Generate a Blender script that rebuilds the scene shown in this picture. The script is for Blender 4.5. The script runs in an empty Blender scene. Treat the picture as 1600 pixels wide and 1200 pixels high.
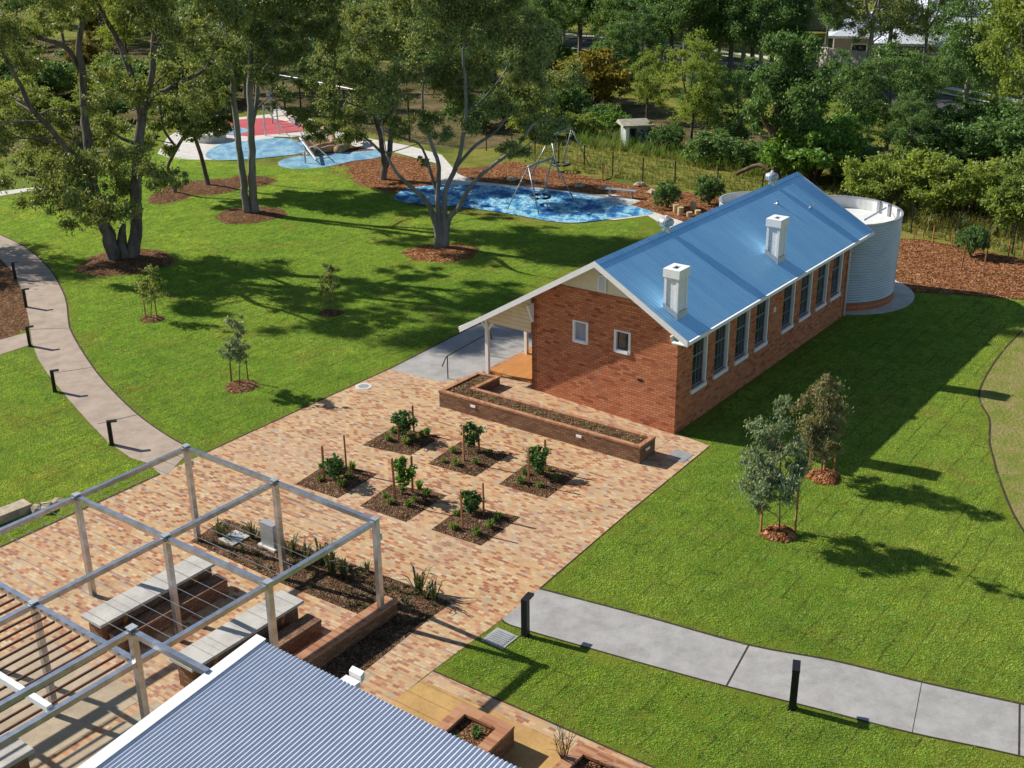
import bpy, math, random
import numpy as np
from mathutils import Vector, Matrix
random.seed(7)
RNG = np.random.default_rng(11)
S = bpy.context.scene

# ---------------------------------------------------------------- camera
F, PITCH, ROLL, AZ, HC = 1855.2, 0.39631, -0.010609, 0.641111, 17.0
fw = np.array([0, math.cos(PITCH), -math.sin(PITCH)])
_r = np.array([1., 0, 0]); _u = np.cross(_r, fw)
CR = math.cos(ROLL) * _r + math.sin(ROLL) * _u
CU = math.cos(ROLL) * _u - math.sin(ROLL) * _r
CC = np.array([0, 0, HC])
cam = bpy.data.cameras.new('camera'); camo = bpy.data.objects.new('camera', cam)
S.collection.objects.link(camo)
cam.sensor_width = 36; cam.lens = F / 1600 * 36; cam.clip_end = 2000; cam.clip_start = .5
camo.matrix_world = Matrix(((CR[0], CU[0], -fw[0], 0), (CR[1], CU[1], -fw[1], 0), (CR[2], CU[2], -fw[2], HC), (0, 0, 0, 1)))
S.camera = camo

# ---------------------------------------------------------------- world, sun, exposure
SUN_EL, SUN_AZ = math.radians(34), math.radians(295)      # azimuth clockwise from +Y, towards the sun
W = bpy.data.worlds.new('World'); S.world = W; W.use_nodes = True
nt = W.node_tree; bg = nt.nodes['Background']
sky = nt.nodes.new('ShaderNodeTexSky'); sky.sky_type = 'NISHITA'; sky.sun_disc = False
sky.sun_elevation = SUN_EL; sky.sun_rotation = SUN_AZ; sky.air_density = 1.0; sky.dust_density = 0.3; sky.ozone_density = 2.0
nt.links.new(sky.outputs[0], bg.inputs[0]); bg.inputs[1].default_value = 0.07
sd = np.array([math.sin(SUN_AZ) * math.cos(SUN_EL), math.cos(SUN_AZ) * math.cos(SUN_EL), math.sin(SUN_EL)])
sl = bpy.data.lights.new('sun', 'SUN'); sl.energy = 4.6; sl.angle = math.radians(.5); sl.color = (1, .955, .88)
so = bpy.data.objects.new('sun', sl); S.collection.objects.link(so)
so.rotation_euler = Vector(tuple(-sd)).to_track_quat('-Z', 'Y').to_euler(); so.location = (-40, 20, 60)
S.view_settings.view_transform = 'Standard'; S.view_settings.look = 'None'
S.view_settings.exposure = 0.64; S.view_settings.gamma = 1

# ---------------------------------------------------------------- picture <-> place
def ray(x, y): return fw + CR * (x - 800) / F - CU * (y - 600) / F
def g(x, y, z=0.):
    d = ray(x, y); return CC + d * ((z - HC) / d[2])
def onpl(x, y, p, n):
    d = ray(x, y); return CC + d * (np.dot(p - CC, n) / np.dot(d, n))
A = np.array([math.sin(AZ), math.cos(AZ), 0]); B = np.array([-math.cos(AZ), math.sin(AZ), 0])
O = g(1053, 679.5); RZ = math.atan2(A[1], A[0])
def av(a, v, z=0): return O + A * a + B * v + np.array([0, 0, z])
def toav(p): d = np.asarray(p) - O; return np.array([d @ A, d @ B, p[2]])

# ---------------------------------------------------------------- materials
def mat(name, rough=.8, metal=0., spec=.3):
    m = bpy.data.materials.new(name); m.use_nodes = True
    b = m.node_tree.nodes['Principled BSDF']
    b.inputs['Roughness'].default_value = rough; b.inputs['Metallic'].default_value = metal
    b.inputs['Specular IOR Level'].default_value = spec
    return m, m.node_tree, b
def node(t, typ, **kw):
    n = t.nodes.new(typ)
    for k, v in kw.items():
        if k in n.inputs: n.inputs[k].default_value = v
        else: setattr(n, k, v)
    return n
def coord(t, kind='Object', scale=(1, 1, 1), rot=(0, 0, 0)):
    c = t.nodes.new('ShaderNodeTexCoord'); mp = t.nodes.new('ShaderNodeMapping')
    mp.inputs['Scale'].default_value = scale; mp.inputs['Rotation'].default_value = rot
    t.links.new(c.outputs[kind], mp.inputs[0]); return mp.outputs[0]
def worldpos(t, scale=(1, 1, 1), rot=0.):
    c = t.nodes.new('ShaderNodeNewGeometry'); mp = t.nodes.new('ShaderNodeMapping')
    mp.inputs['Scale'].default_value = scale; mp.inputs['Rotation'].default_value = (0, 0, rot)
    t.links.new(c.outputs['Position'], mp.inputs[0]); return mp.outputs[0]
def noise(t, vec, scale, detail=4, rough=.6):
    n = node(t, 'ShaderNodeTexNoise', Scale=scale, Detail=detail, Roughness=rough)
    t.links.new(vec, n.inputs['Vector']); return n.outputs['Fac']
def ramp(t, fac, stops, interp='LINEAR'):
    r = t.nodes.new('ShaderNodeValToRGB'); r.color_ramp.interpolation = interp
    el = r.color_ramp.elements
    while len(el) < len(stops): el.new(.5)
    for e, (p, c) in zip(el, stops): e.position = p; e.color = (*c, 1)
    t.links.new(fac, r.inputs[0]); return r.outputs[0]
def mix(t, fac, a, b, typ='MIX'):
    m = t.nodes.new('ShaderNodeMixRGB'); m.blend_type = typ
    for i, x in enumerate((fac, a, b)):
        if hasattr(x, 'links') or hasattr(x, 'is_linked'): t.links.new(x, m.inputs[i])
        elif i == 0: m.inputs[0].default_value = x
        else: m.inputs[i].default_value = (*x, 1)
    return m.outputs[0]
def math_(t, op, a, b=0.):
    m = t.nodes.new('ShaderNodeMath'); m.operation = op
    for i, x in enumerate((a, b)):
        if hasattr(x, 'is_linked'): t.links.new(x, m.inputs[i])
        else: m.inputs[i].default_value = x
    return m.outputs[0]
def bump(t, b, h, strength=.5, dist=.05):
    n = node(t, 'ShaderNodeBump', Strength=strength, Distance=dist)
    t.links.new(h, n.inputs['Height']); t.links.new(n.outputs[0], b.inputs['Normal'])
def setc(t, b, c):
    if hasattr(c, 'is_linked'): t.links.new(c, b.inputs['Base Color'])
    else: b.inputs['Base Color'].default_value = (*c, 1)

def plain(name, col, rough=.6, metal=0., var=.12, scale=6, bm=0., spec=.3):
    m, t, b = mat(name, rough, metal, spec); p = coord(t)
    f = noise(t, p, scale, 5)
    lo = tuple(c * (1 - var) for c in col); hi = tuple(min(1, c * (1 + var)) for c in col)
    setc(t, b, ramp(t, f, [(.3, lo), (.7, hi)]))
    if bm: bump(t, b, noise(t, p, scale * 6, 4), bm, .02)
    return m

M = {}
def lawn_mat():
    m, t, b = mat('lawn', .9, 0, .1)
    p = worldpos(t)
    big = noise(t, p, .12, 3); mid = noise(t, p, 1.3, 6, .68); fine = noise(t, p, 15, 5, .75); vfine = noise(t, p, 45, 3, .7)
    c = ramp(t, mid, [(.3, (.12, .19, .02)), (.5, (.20, .275, .026)), (.72, (.30, .335, .05))])
    c = mix(t, .5, c, ramp(t, big, [(.35, (.125, .185, .018)), (.65, (.235, .265, .028))]))
    c = mix(t, .6, c, ramp(t, fine, [(.3, (.35, .42, .35)), (.5, (1, 1, 1)), (.75, (1.25, 1.2, 1.1))]), 'MULTIPLY')
    # turf rolls: thin dry seams
    pr = worldpos(t, (1, 1, 1), -RZ)
    w = node(t, 'ShaderNodeTexNoise', Scale=1.3, Detail=2.)
    t.links.new(pr, w.inputs['Vector'])
    wp = t.nodes.new('ShaderNodeVectorMath'); wp.operation = 'MULTIPLY_ADD'
    t.links.new(w.outputs['Color'], wp.inputs[0]); wp.inputs[1].default_value = (.16, .16, 0); t.links.new(pr, wp.inputs[2])
    br = node(t, 'ShaderNodeTexBrick', Scale=1.0); br.inputs['Brick Width'].default_value = 2.4; br.inputs['Row Height'].default_value = .55
    br.inputs['Mortar Size'].default_value = .022; br.inputs['Mortar Smooth'].default_value = .6
    br.inputs['Mortar'].default_value = (.9, .9, .9, 1); br.inputs['Color1'].default_value = (.86, .92, .8, 1); br.inputs['Color2'].default_value = (1.1, 1.06, 1.1, 1)
    t.links.new(wp.outputs[0], br.inputs['Vector'])
    seamy = math_(t, 'MULTIPLY', br.outputs['Fac'], ramp(t, noise(t, p, .5, 3), [(.45, (0, 0, 0)), (.65, (.42, .42, .42))]))
    c = mix(t, .55, c, br.outputs['Color'], 'MULTIPLY')
    c = mix(t, seamy, c, (.15, .125, .03))
    dry = ramp(t, noise(t, p, .45, 5, .65), [(.60, (0, 0, 0)), (.74, (.5, .5, .5))])
    c = mix(t, dry, c, (.235, .225, .035))
    setc(t, b, c)
    h = math_(t, 'ADD', math_(t, 'MULTIPLY', fine, 1.0), math_(t, 'ADD', math_(t, 'MULTIPLY', noise(t, p, 3.2, 3), 1.3), math_(t, 'MULTIPLY', vfine, .5)))
    bump(t, b, h, 1.0, .10)
    return m
M['lawn'] = lawn_mat()
def ground_mat(name, stops, scale=.5, bs=8, bd=.1, bst=.8):
    m, t, b = mat(name, .95, 0, .05); p = worldpos(t)
    c = ramp(t, noise(t, p, scale, 6, .65), stops)
    c = mix(t, .6, c, ramp(t, noise(t, p, scale * 14, 4, .7), [(.3, (.5, .5, .5)), (.7, (1.25, 1.25, 1.2))]), 'MULTIPLY')
    setc(t, b, c); bump(t, b, noise(t, p, bs, 5, .7), bst, bd); return m
M['rough'] = ground_mat('rough_grass', [(.3, (.07, .095, .02)), (.45, (.15, .17, .03)), (.58, (.23, .225, .045)), (.72, (.25, .19, .08))], .35)
M['dry'] = ground_mat('dry_lawn', [(.3, (.13, .18, .025)), (.46, (.21, .23, .05)), (.6, (.29, .24, .10)), (.75, (.19, .23, .05))], .9)
def mulch_mat(name, cols, sc=16):
    m, t, b = mat(name, .95, 0, .05); p = worldpos(t)
    v = node(t, 'ShaderNodeTexVoronoi', Scale=sc); v.inputs['Randomness'].default_value = 1
    d = node(t, 'ShaderNodeTexNoise', Scale=6., Detail=3.); t.links.new(p, d.inputs['Vector'])
    wp = t.nodes.new('ShaderNodeVectorMath'); wp.operation = 'MULTIPLY_ADD'
    t.links.new(d.outputs['Color'], wp.inputs[0]); wp.inputs[1].default_value = (.25, .25, .25); t.links.new(p, wp.inputs[2])
    t.links.new(wp.outputs[0], v.inputs['Vector'])
    sx = t.nodes.new('ShaderNodeSeparateColor'); t.links.new(v.outputs['Color'], sx.inputs[0])
    c = ramp(t, sx.outputs[0], [(0., cols[0]), (.4, cols[1]), (.75, cols[2]), (1., cols[3])])
    c = mix(t, .7, c, ramp(t, noise(t, p, 1.6, 5, .7), [(.3, (.45, .42, .4)), (.65, (1.2, 1.2, 1.2))]), 'MULTIPLY')
    setc(t, b, c); h = math_(t, 'ADD', v.outputs['Distance'], math_(t, 'MULTIPLY', noise(t, p, 3.5, 4), 2.2))
    bump(t, b, h, 1., .12); return m
M['mulch'] = mulch_mat('mulch', [(.10, .045, .022), (.20, .095, .045), (.30, .16, .08), (.42, .27, .16)])
M['mulch_red'] = mulch_mat('mulch_red', [(.13, .042, .015), (.26, .10, .04), (.36, .165, .07), (.46, .27, .14)], 9)
M['soil'] = mulch_mat('garden_soil', [(.08, .044, .025), (.16, .09, .05), (.24, .14, .078), (.36, .24, .145)], 18)
M['litter'] = ground_mat('leaf_litter', [(.3, (.05, .06, .015)), (.45, (.12, .10, .04)), (.6, (.20, .145, .08)), (.72, (.14, .15, .03))], .4)
M['edge'] = plain('soil_shadow_edge', (.045, .032, .02), .95, var=.4)  # dark colour painted for turf-edge shadow and soil gap; also fills path joints
def concrete(name, col, var=.12):
    m, t, b = mat(name, .85, 0, .2); p = worldpos(t)
    lo = tuple(c * (1 - var) for c in col); hi = tuple(c * (1 + var) for c in col)
    c = ramp(t, noise(t, p, .7, 6, .7), [(.3, lo), (.7, hi)])
    c = mix(t, .35, c, ramp(t, noise(t, p, 25, 4, .8), [(.3, (.62, .62, .62)), (.7, (1.25, 1.25, 1.25))]), 'MULTIPLY')
    c = mix(t, .45, c, ramp(t, noise(t, p, 1.7, 5, .7), [(.35, (.62, .61, .6)), (.6, (1.12, 1.12, 1.12))]), 'MULTIPLY')
    c = mix(t, .5, c, ramp(t, noise(t, p, .9, 6, .8), [(.30, (.55, .53, .5)), (.40, (1, 1, 1))]), 'MULTIPLY')
    setc(t, b, c); bump(t, b, noise(t, p, 40, 3), .15, .01); return m
M['conc'] = concrete('concrete', (.35, .335, .315))
M['conc_pink'] = concrete('concrete_warm', (.385, .30, .235))
M['conc_pale'] = concrete('concrete_pale', (.60, .565, .50), .06)
M['conc_slab'] = concrete('concrete_slab', (.40, .32, .22))
M['conc_top'] = concrete('concrete_top', (.47, .445, .40), .08)
M['sand'] = concrete('sand_path', (.47, .285, .105), .1)
M['asphalt'] = concrete('asphalt', (.085, .08, .082))
def rubber(name, stops, sc):
    m, t, b = mat(name, .7, 0, .3); p = worldpos(t, (1, .55, 1), .5)
    c = ramp(t, noise(t, p, sc, 5, .65), stops); setc(t, b, c); return m
M['blue'] = rubber('rubber_blue', [(.38, (.01, .07, .22)), (.45, (.02, .15, .36)), (.51, (.12, .36, .50)), (.56, (.36, .58, .64)), (.61, (.04, .18, .36)), (.68, (.2, .45, .55))], 1.2)
M['blue2'] = rubber('rubber_pale_blue', [(.36, (.10, .22, .34)), (.48, (.14, .30, .42)), (.56, (.26, .42, .50)), (.64, (.12, .27, .39))], .9)
M['red'] = rubber('rubber_red', [(.3, (.40, .065, .075)), (.7, (.52, .10, .11))], .8)
def paving_mat():
    m, t, b = mat('brick_paving', .85, 0, .2); p = worldpos(t, (1, 1, 1), -RZ - math.pi / 2)
    br = node(t, 'ShaderNodeTexBrick', Scale=1.0); br.offset = .5
    br.inputs['Brick Width'].default_value = .185; br.inputs['Row Height'].default_value = .096
    br.inputs['Mortar Size'].default_value = .006; br.inputs['Mortar Smooth'].default_value = .1
    br.inputs['Color1'].default_value = (0, 0, 0, 1); br.inputs['Color2'].default_value = (1, 1, 1, 1); br.inputs['Mortar'].default_value = (.47, .47, .47, 1)
    t.links.new(p, br.inputs['Vector'])
    c = ramp(t, br.outputs['Color'], [(0., (.30, .095, .045)), (.13, (.43, .19, .085)), (.25, (.50, .31, .145)), (.46, (.54, .37, .19)), (.58, (.48, .32, .16)), (.70, (.54, .42, .26)), (.78, (.36, .29, .22)), (.84, (.48, .26, .12)), (.93, (.34, .12, .055))], 'CONSTANT')
    pale = ramp(t, noise(t, worldpos(t), .16, 3), [(.45, (0, 0, 0)), (.66, (.38, .38, .38))])
    c = mix(t, pale, c, (.52, .38, .27)); c = mix(t, .06, c, (.42, .33, .27))
    c = mix(t, .35, c, ramp(t, noise(t, worldpos(t), .9, 4), [(.3, (.62, .6, .6)), (.6, (1.12, 1.12, 1.1))]), 'MULTIPLY')
    c = mix(t, .6, c, ramp(t, noise(t, worldpos(t), .4, 6, .75), [(.33, (.6, .58, .56)), (.45, (1, 1, 1))]), 'MULTIPLY')
    c = mix(t, math_(t, 'MULTIPLY', br.outputs['Fac'], .75), c, (.33, .235, .15))
    setc(t, b, c); bump(t, b, br.outputs['Fac'], -.25, .01); return m
M['paving'] = paving_mat()
def brick_mat(name, stops, mortar, bw=.24, rh=.086, rot=0., dirt=True, ms=.008):
    m, t, b = mat(name, .9, 0, .15); p = coord(t, 'UV', (1, 1, 1), (0, 0, rot))
    br = node(t, 'ShaderNodeTexBrick', Scale=1.0); br.offset = .5
    br.inputs['Brick Width'].default_value = bw; br.inputs['Row Height'].default_value = rh
    br.inputs['Mortar Size'].default_value = ms; br.inputs['Mortar Smooth'].default_value = .2
    br.inputs['Color1'].default_value = (0, 0, 0, 1); br.inputs['Color2'].default_value = (1, 1, 1, 1)
    t.links.new(p, br.inputs['Vector'])
    c = ramp(t, br.outputs['Color'], stops)
    if dirt: c = mix(t, .4, c, ramp(t, noise(t, coord(t), .8, 5), [(.3, (.72, .66, .64)), (.7, (1.14, 1.12, 1.1))]), 'MULTIPLY')
    c = mix(t, br.outputs['Fac'], c, mortar)
    setc(t, b, c); bump(t, b, br.outputs['Fac'], -.4, .012); return m
M['brick'] = brick_mat('wall_brick', [(0., (.30, .085, .042)), (.16, (.50, .155, .066)), (.55, (.60, .205, .09)), (.85, (.65, .26, .125)), (1., (.47, .20, .12))], (.24, .125, .08), ms=.011)

M['brick_brown'] = brick_mat('planter_brick', [(0., (.17, .085, .052)), (.3, (.22, .115, .066)), (.65, (.27, .145, .082)), (1., (.32, .185, .11))], (.12, .075, .05), .22, .078, ms=.012)
M['brick_cap'] = brick_mat('coping_brick', [(0., (.30, .12, .06)), (.4, (.40, .185, .095)), (.8, (.46, .25, .14)), (1., (.36, .16, .085))], (.34, .22, .14), .11, .42)
M['white'] = plain('white_paint', (.80, .80, .79), .5, var=.05)
M['cream'] = plain('cream_boards', (.72, .64, .47), .6, var=.06)
M['render'] = plain('rough_render', (.80, .79, .77), .9, var=.1, scale=9, bm=1.)
M['dark'] = plain('dark_opening', (.015, .014, .014), .9)
M['black'] = plain('black_metal', (.022, .022, .024), .45, .3, var=.2)
M['galv'] = plain('galvanised_steel', (.47, .49, .52), .30, .85, var=.25, scale=4)
M['galv_dull'] = plain('dull_steel', (.42, .44, .45), .5, .5, var=.15, scale=4)
M['timber'] = plain('stake_timber', (.34, .155, .065), .85, var=.3, scale=3)
M['log'] = plain('weathered_log', (.34, .23, .13), .9, var=.45, scale=2.5, bm=.6)
M['slat'] = plain('slat_timber', (.125, .048, .03), .6, var=.25)
M['rock'] = plain('sandstone', (.42, .34, .24), .9, var=.35, scale=3, bm=.6)
def deck_mat():
    m, t, b = mat('deck_timber', .45, 0, .4); p = coord(t)
    w = node(t, 'ShaderNodeTexWave', Scale=3.5, Distortion=0.); w.bands_direction = 'Y'; t.links.new(p, w.inputs['Vector'])
    c = ramp(t, noise(t, coord(t, 'Object', (.6, 12, 1)), 2, 4), [(.3, (.45, .17, .045)), (.7, (.66, .30, .085))])
    c = mix(t, ramp(t, w.outputs['Fac'], [(0., (1, 1, 1)), (.08, (0, 0, 0))]), c, (.10, .035, .012)); setc(t, b, c); return m
M['deck'] = deck_mat()
def boards_mat():
    m, t, b = mat('weatherboard', .6, 0, .3); p = coord(t, 'UV')
    w = node(t, 'ShaderNodeTexWave', Scale=2.1, Distortion=0.); w.bands_direction = 'Y'; w.wave_profile = 'SAW'; t.links.new(p, w.inputs['Vector'])
    setc(t, b, mix(t, ramp(t, w.outputs['Fac'], [(.0, (1, 1, 1)), (.16, (0, 0, 0))]), ramp(t, noise(t, p, 2, 3), [(.3, (.66, .56, .38)), (.7, (.76, .68, .50))]), (.38, .31, .2))); bump(t, b, w.outputs['Fac'], .7, .05); return m
M['boards'] = boards_mat()
def roof_mat():
    m, t, b = mat('steel_roof', .36, .25, .5); p = coord(t)
    c = ramp(t, noise(t, coord(t, 'Object', (1.2, .12, .12)), 1.2, 4), [(.3, (.29, .64, .93)), (.7, (.37, .72, .97))])
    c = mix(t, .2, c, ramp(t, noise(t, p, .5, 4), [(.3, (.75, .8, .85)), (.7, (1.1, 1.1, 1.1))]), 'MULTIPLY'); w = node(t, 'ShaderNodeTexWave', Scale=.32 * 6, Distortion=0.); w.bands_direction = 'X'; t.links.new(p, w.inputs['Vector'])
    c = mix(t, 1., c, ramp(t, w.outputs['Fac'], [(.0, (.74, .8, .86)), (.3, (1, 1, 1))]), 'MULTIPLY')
    c = mix(t, .5, c, ramp(t, noise(t, coord(t, 'Object', (6, .5, .5)), 1, 5, .7), [(.35, (.82, .86, .9)), (.62, (1.12, 1.08, 1.05))]), 'MULTIPLY'); setc(t, b, c)
    bump(t, b, w.outputs['Fac'], .6, .02); return m
M['roof'] = roof_mat()
M['roof_near'] = plain('corrugated_steel', (.88, .90, .94), .30, .6, var=.05, scale=2)
M['tank'] = plain('tank_steel', (.47, .52, .56), .40, .3, var=.08, scale=1.5)
M['tank_in'] = plain('tank_lid', (.66, .66, .63), .7, var=.1, scale=2)
def glass_mat():
    m, t, b = mat('window_glass', .06, 0, .8); p = coord(t)
    setc(t, b, ramp(t, noise(t, p, 1.4, 3), [(.35, (.012, .015, .02)), (.65, (.05, .055, .055))])); return m
M['glass'] = glass_mat(); M['sash'] = plain('sash_paint', (.20, .23, .28), .5, var=.05)
M['curtain'] = plain('window_blind', (.34, .36, .39), .7, var=.25, scale=2)
M['light'] = plain('lamp_lens', (.85, .85, .85), .3, var=.02)
M['rope'] = plain('rope', (.13, .16, .15), .8)
M['swing'] = plain('swing_steel', (.30, .35, .39), .4, .5, var=.1)
M['mesh_wire'] = plain('fence_wire', (.05, .05, .055), .5, .5)
M['old_render'] = plain('weathered_render', (.30, .32, .29), .9, var=.35, scale=2)
M['old_roof'] = plain('weathered_concrete', (.27, .25, .19), .9, var=.35, scale=2)
M['spray'] = plain('dark_spray_paint', (.05, .06, .09), .8, var=.3)
M['house_roof'] = plain('white_roof', (.62, .66, .72), .5, .2, var=.05, scale=.6)
M['house_wall'] = plain('house_wall', (.34, .30, .27), .8, var=.1)
M['cream_wall'] = plain('cream_wall', (.66, .60, .48), .8, var=.05)
M['bluegrey'] = plain('bluegrey_cladding', (.20, .25, .29), .6, var=.12)
M['stone_pale'] = plain('stump_timber', (.52, .37, .20), .9, var=.3)

def bark(name, a, b_, sc=3.):
    m, t, b = mat(name, .9, 0, .15); p = coord(t, 'Object', (1, 1, .25))
    c = ramp(t, noise(t, p, sc, 5, .65), [(.32, a), (.68, b_)]); setc(t, b, c)
    bump(t, b, noise(t, p, sc * 4, 4), .6, .05); return m
M['bark_dark'] = bark('bark_dark', (.055, .045, .038), (.22, .185, .155))
M['bark_pale'] = bark('bark_pale', (.10, .092, .085), (.30, .28, .255), 1.6)
M['bark_brown'] = bark('bark_brown', (.07, .045, .03), (.18, .12, .08))
def leaf(name, cols, trans=.32, lawn=False):
    m = bpy.data.materials.new(name); m.use_nodes = True; t = m.node_tree; t.nodes.clear()
    out = t.nodes.new('ShaderNodeOutputMaterial'); geo = t.nodes.new('ShaderNodeNewGeometry')
    n = len(cols); c = ramp(t, geo.outputs['Random Per Island'], [(i / (n - 1), k) for i, k in enumerate(cols)])
    oi = t.nodes.new('ShaderNodeObjectInfo')
    c = mix(t, 1., c, ramp(t, oi.outputs['Random'], [(0., (.82, .86, .9)), (1., (1.16, 1.1, .95))]), 'MULTIPLY')
    p = coord(t); c = mix(t, .5, c, ramp(t, noise(t, p, .7, 2), [(.35, (.72, .8, .85)), (.65, (1.2, 1.12, .95))]), 'MULTIPLY')
    if lawn:
        w = worldpos(t); c = mix(t, .85, c, ramp(t, noise(t, w, 1.0, 6, .68), [(.3, (.55, .66, .5)), (.48, (.95, 1., .9)), (.7, (1.35, 1.2, 1.3))]), 'MULTIPLY')
        c = mix(t, .8, c, ramp(t, noise(t, w, .11, 4, .6), [(.36, (.74, .9, .7)), (.64, (1.22, 1.08, 1.1))]), 'MULTIPLY')
        c = mix(t, ramp(t, noise(t, w, .38, 6, .7), [(.54, (0, 0, 0)), (.70, (.75, .75, .75))]), c, (.42, .33, .11))
        pr = worldpos(t, (1, 1, 1), -RZ); wn = node(t, 'ShaderNodeTexNoise', Scale=1.3, Detail=2.); t.links.new(pr, wn.inputs['Vector'])
        wp = t.nodes.new('ShaderNodeVectorMath'); wp.operation = 'MULTIPLY_ADD'; t.links.new(wn.outputs['Color'], wp.inputs[0]); wp.inputs[1].default_value = (.18, .18, 0); t.links.new(pr, wp.inputs[2])
        br = node(t, 'ShaderNodeTexBrick', Scale=1.); br.inputs['Brick Width'].default_value = 2.4; br.inputs['Row Height'].default_value = .6; br.inputs['Mortar Size'].default_value = .04; br.inputs['Mortar Smooth'].default_value = .8
        t.links.new(wp.outputs[0], br.inputs['Vector']); c = mix(t, math_(t, 'MULTIPLY', br.outputs['Fac'], ramp(t, noise(t, w, .6, 3), [(.40, (0, 0, 0)), (.58, (.9, .9, .9))])), c, (.11, .10, .035))
    d = node(t, 'ShaderNodeBsdfPrincipled', Roughness=.55); d.inputs['Specular IOR Level'].default_value = .35
    tr = t.nodes.new('ShaderNodeBsdfTranslucent'); mx = t.nodes.new('ShaderNodeMixShader'); mx.inputs[0].default_value = trans
    t.links.new(c, d.inputs['Base Color']); c2 = mix(t, 1., c, (1.25, 1.25, .6), 'MULTIPLY'); t.links.new(c2, tr.inputs[0])
    t.links.new(d.outputs[0], mx.inputs[1]); t.links.new(tr.outputs[0], mx.inputs[2]); t.links.new(mx.outputs[0], out.inputs[0]); return m
M['leaf_gum'] = leaf('leaf_gum', [(0.093, 0.155, 0.061), (0.176, 0.237, 0.074), (0.258, 0.300, 0.093), (0.393, 0.372, 0.124), (0.124, 0.206, 0.113)])
M['leaf_dark'] = leaf('leaf_dark', [(0.075, 0.155, 0.050), (0.125, 0.225, 0.066), (0.195, 0.295, 0.080), (0.112, 0.213, 0.088)])
M['leaf_bright'] = leaf('leaf_bright', [(0.083, 0.194, 0.030), (0.128, 0.254, 0.039), (0.194, 0.314, 0.060), (0.090, 0.209, 0.053)])
M['leaf_olive'] = leaf('leaf_olive', [(0.176, 0.246, 0.053), (0.264, 0.334, 0.070), (0.351, 0.395, 0.088), (0.202, 0.281, 0.079)], .45)
M['leaf_yellow'] = leaf('leaf_yellow', [(.22, .18, .02), (.30, .23, .025), (.15, .16, .025), (.24, .16, .03)])
M['leaf_blue'] = leaf('leaf_blue', [(0.140, 0.234, 0.169), (0.205, 0.290, 0.196), (0.281, 0.337, 0.187), (0.337, 0.299, 0.159)], .25)
M['leaf_rust'] = leaf('leaf_rust', [(0.213, 0.237, 0.138), (0.175, 0.237, 0.138), (0.300, 0.225, 0.112), (0.206, 0.235, 0.112), (0.375, 0.225, 0.112), (0.188, 0.225, 0.131)], .25)
M['leaf_gloss'] = leaf('leaf_gloss', [(0.047, 0.113, 0.034), (0.085, 0.170, 0.042), (0.132, 0.246, 0.057), (0.057, 0.132, 0.057)], .2)
M['leaf_grass'] = leaf('leaf_grass', [(0.105, 0.195, 0.038), (0.180, 0.285, 0.045), (0.255, 0.300, 0.075)], .3)
M['leaf_straw'] = leaf('leaf_straw', [(0.150, 0.195, 0.045), (0.255, 0.270, 0.068), (0.360, 0.300, 0.120), (0.195, 0.225, 0.060)], .3)
M['leaf_strap'] = leaf('leaf_strap', [(.05, .075, .03), (.09, .11, .045), (.16, .15, .075)], .2)

M['blade'] = leaf('grass_blade', [(0.242, 0.427, 0.075), (0.329, 0.523, 0.091), (0.436, 0.576, 0.132), (0.281, 0.469, 0.083), (0.484, 0.512, 0.231)], .5, True)
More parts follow.
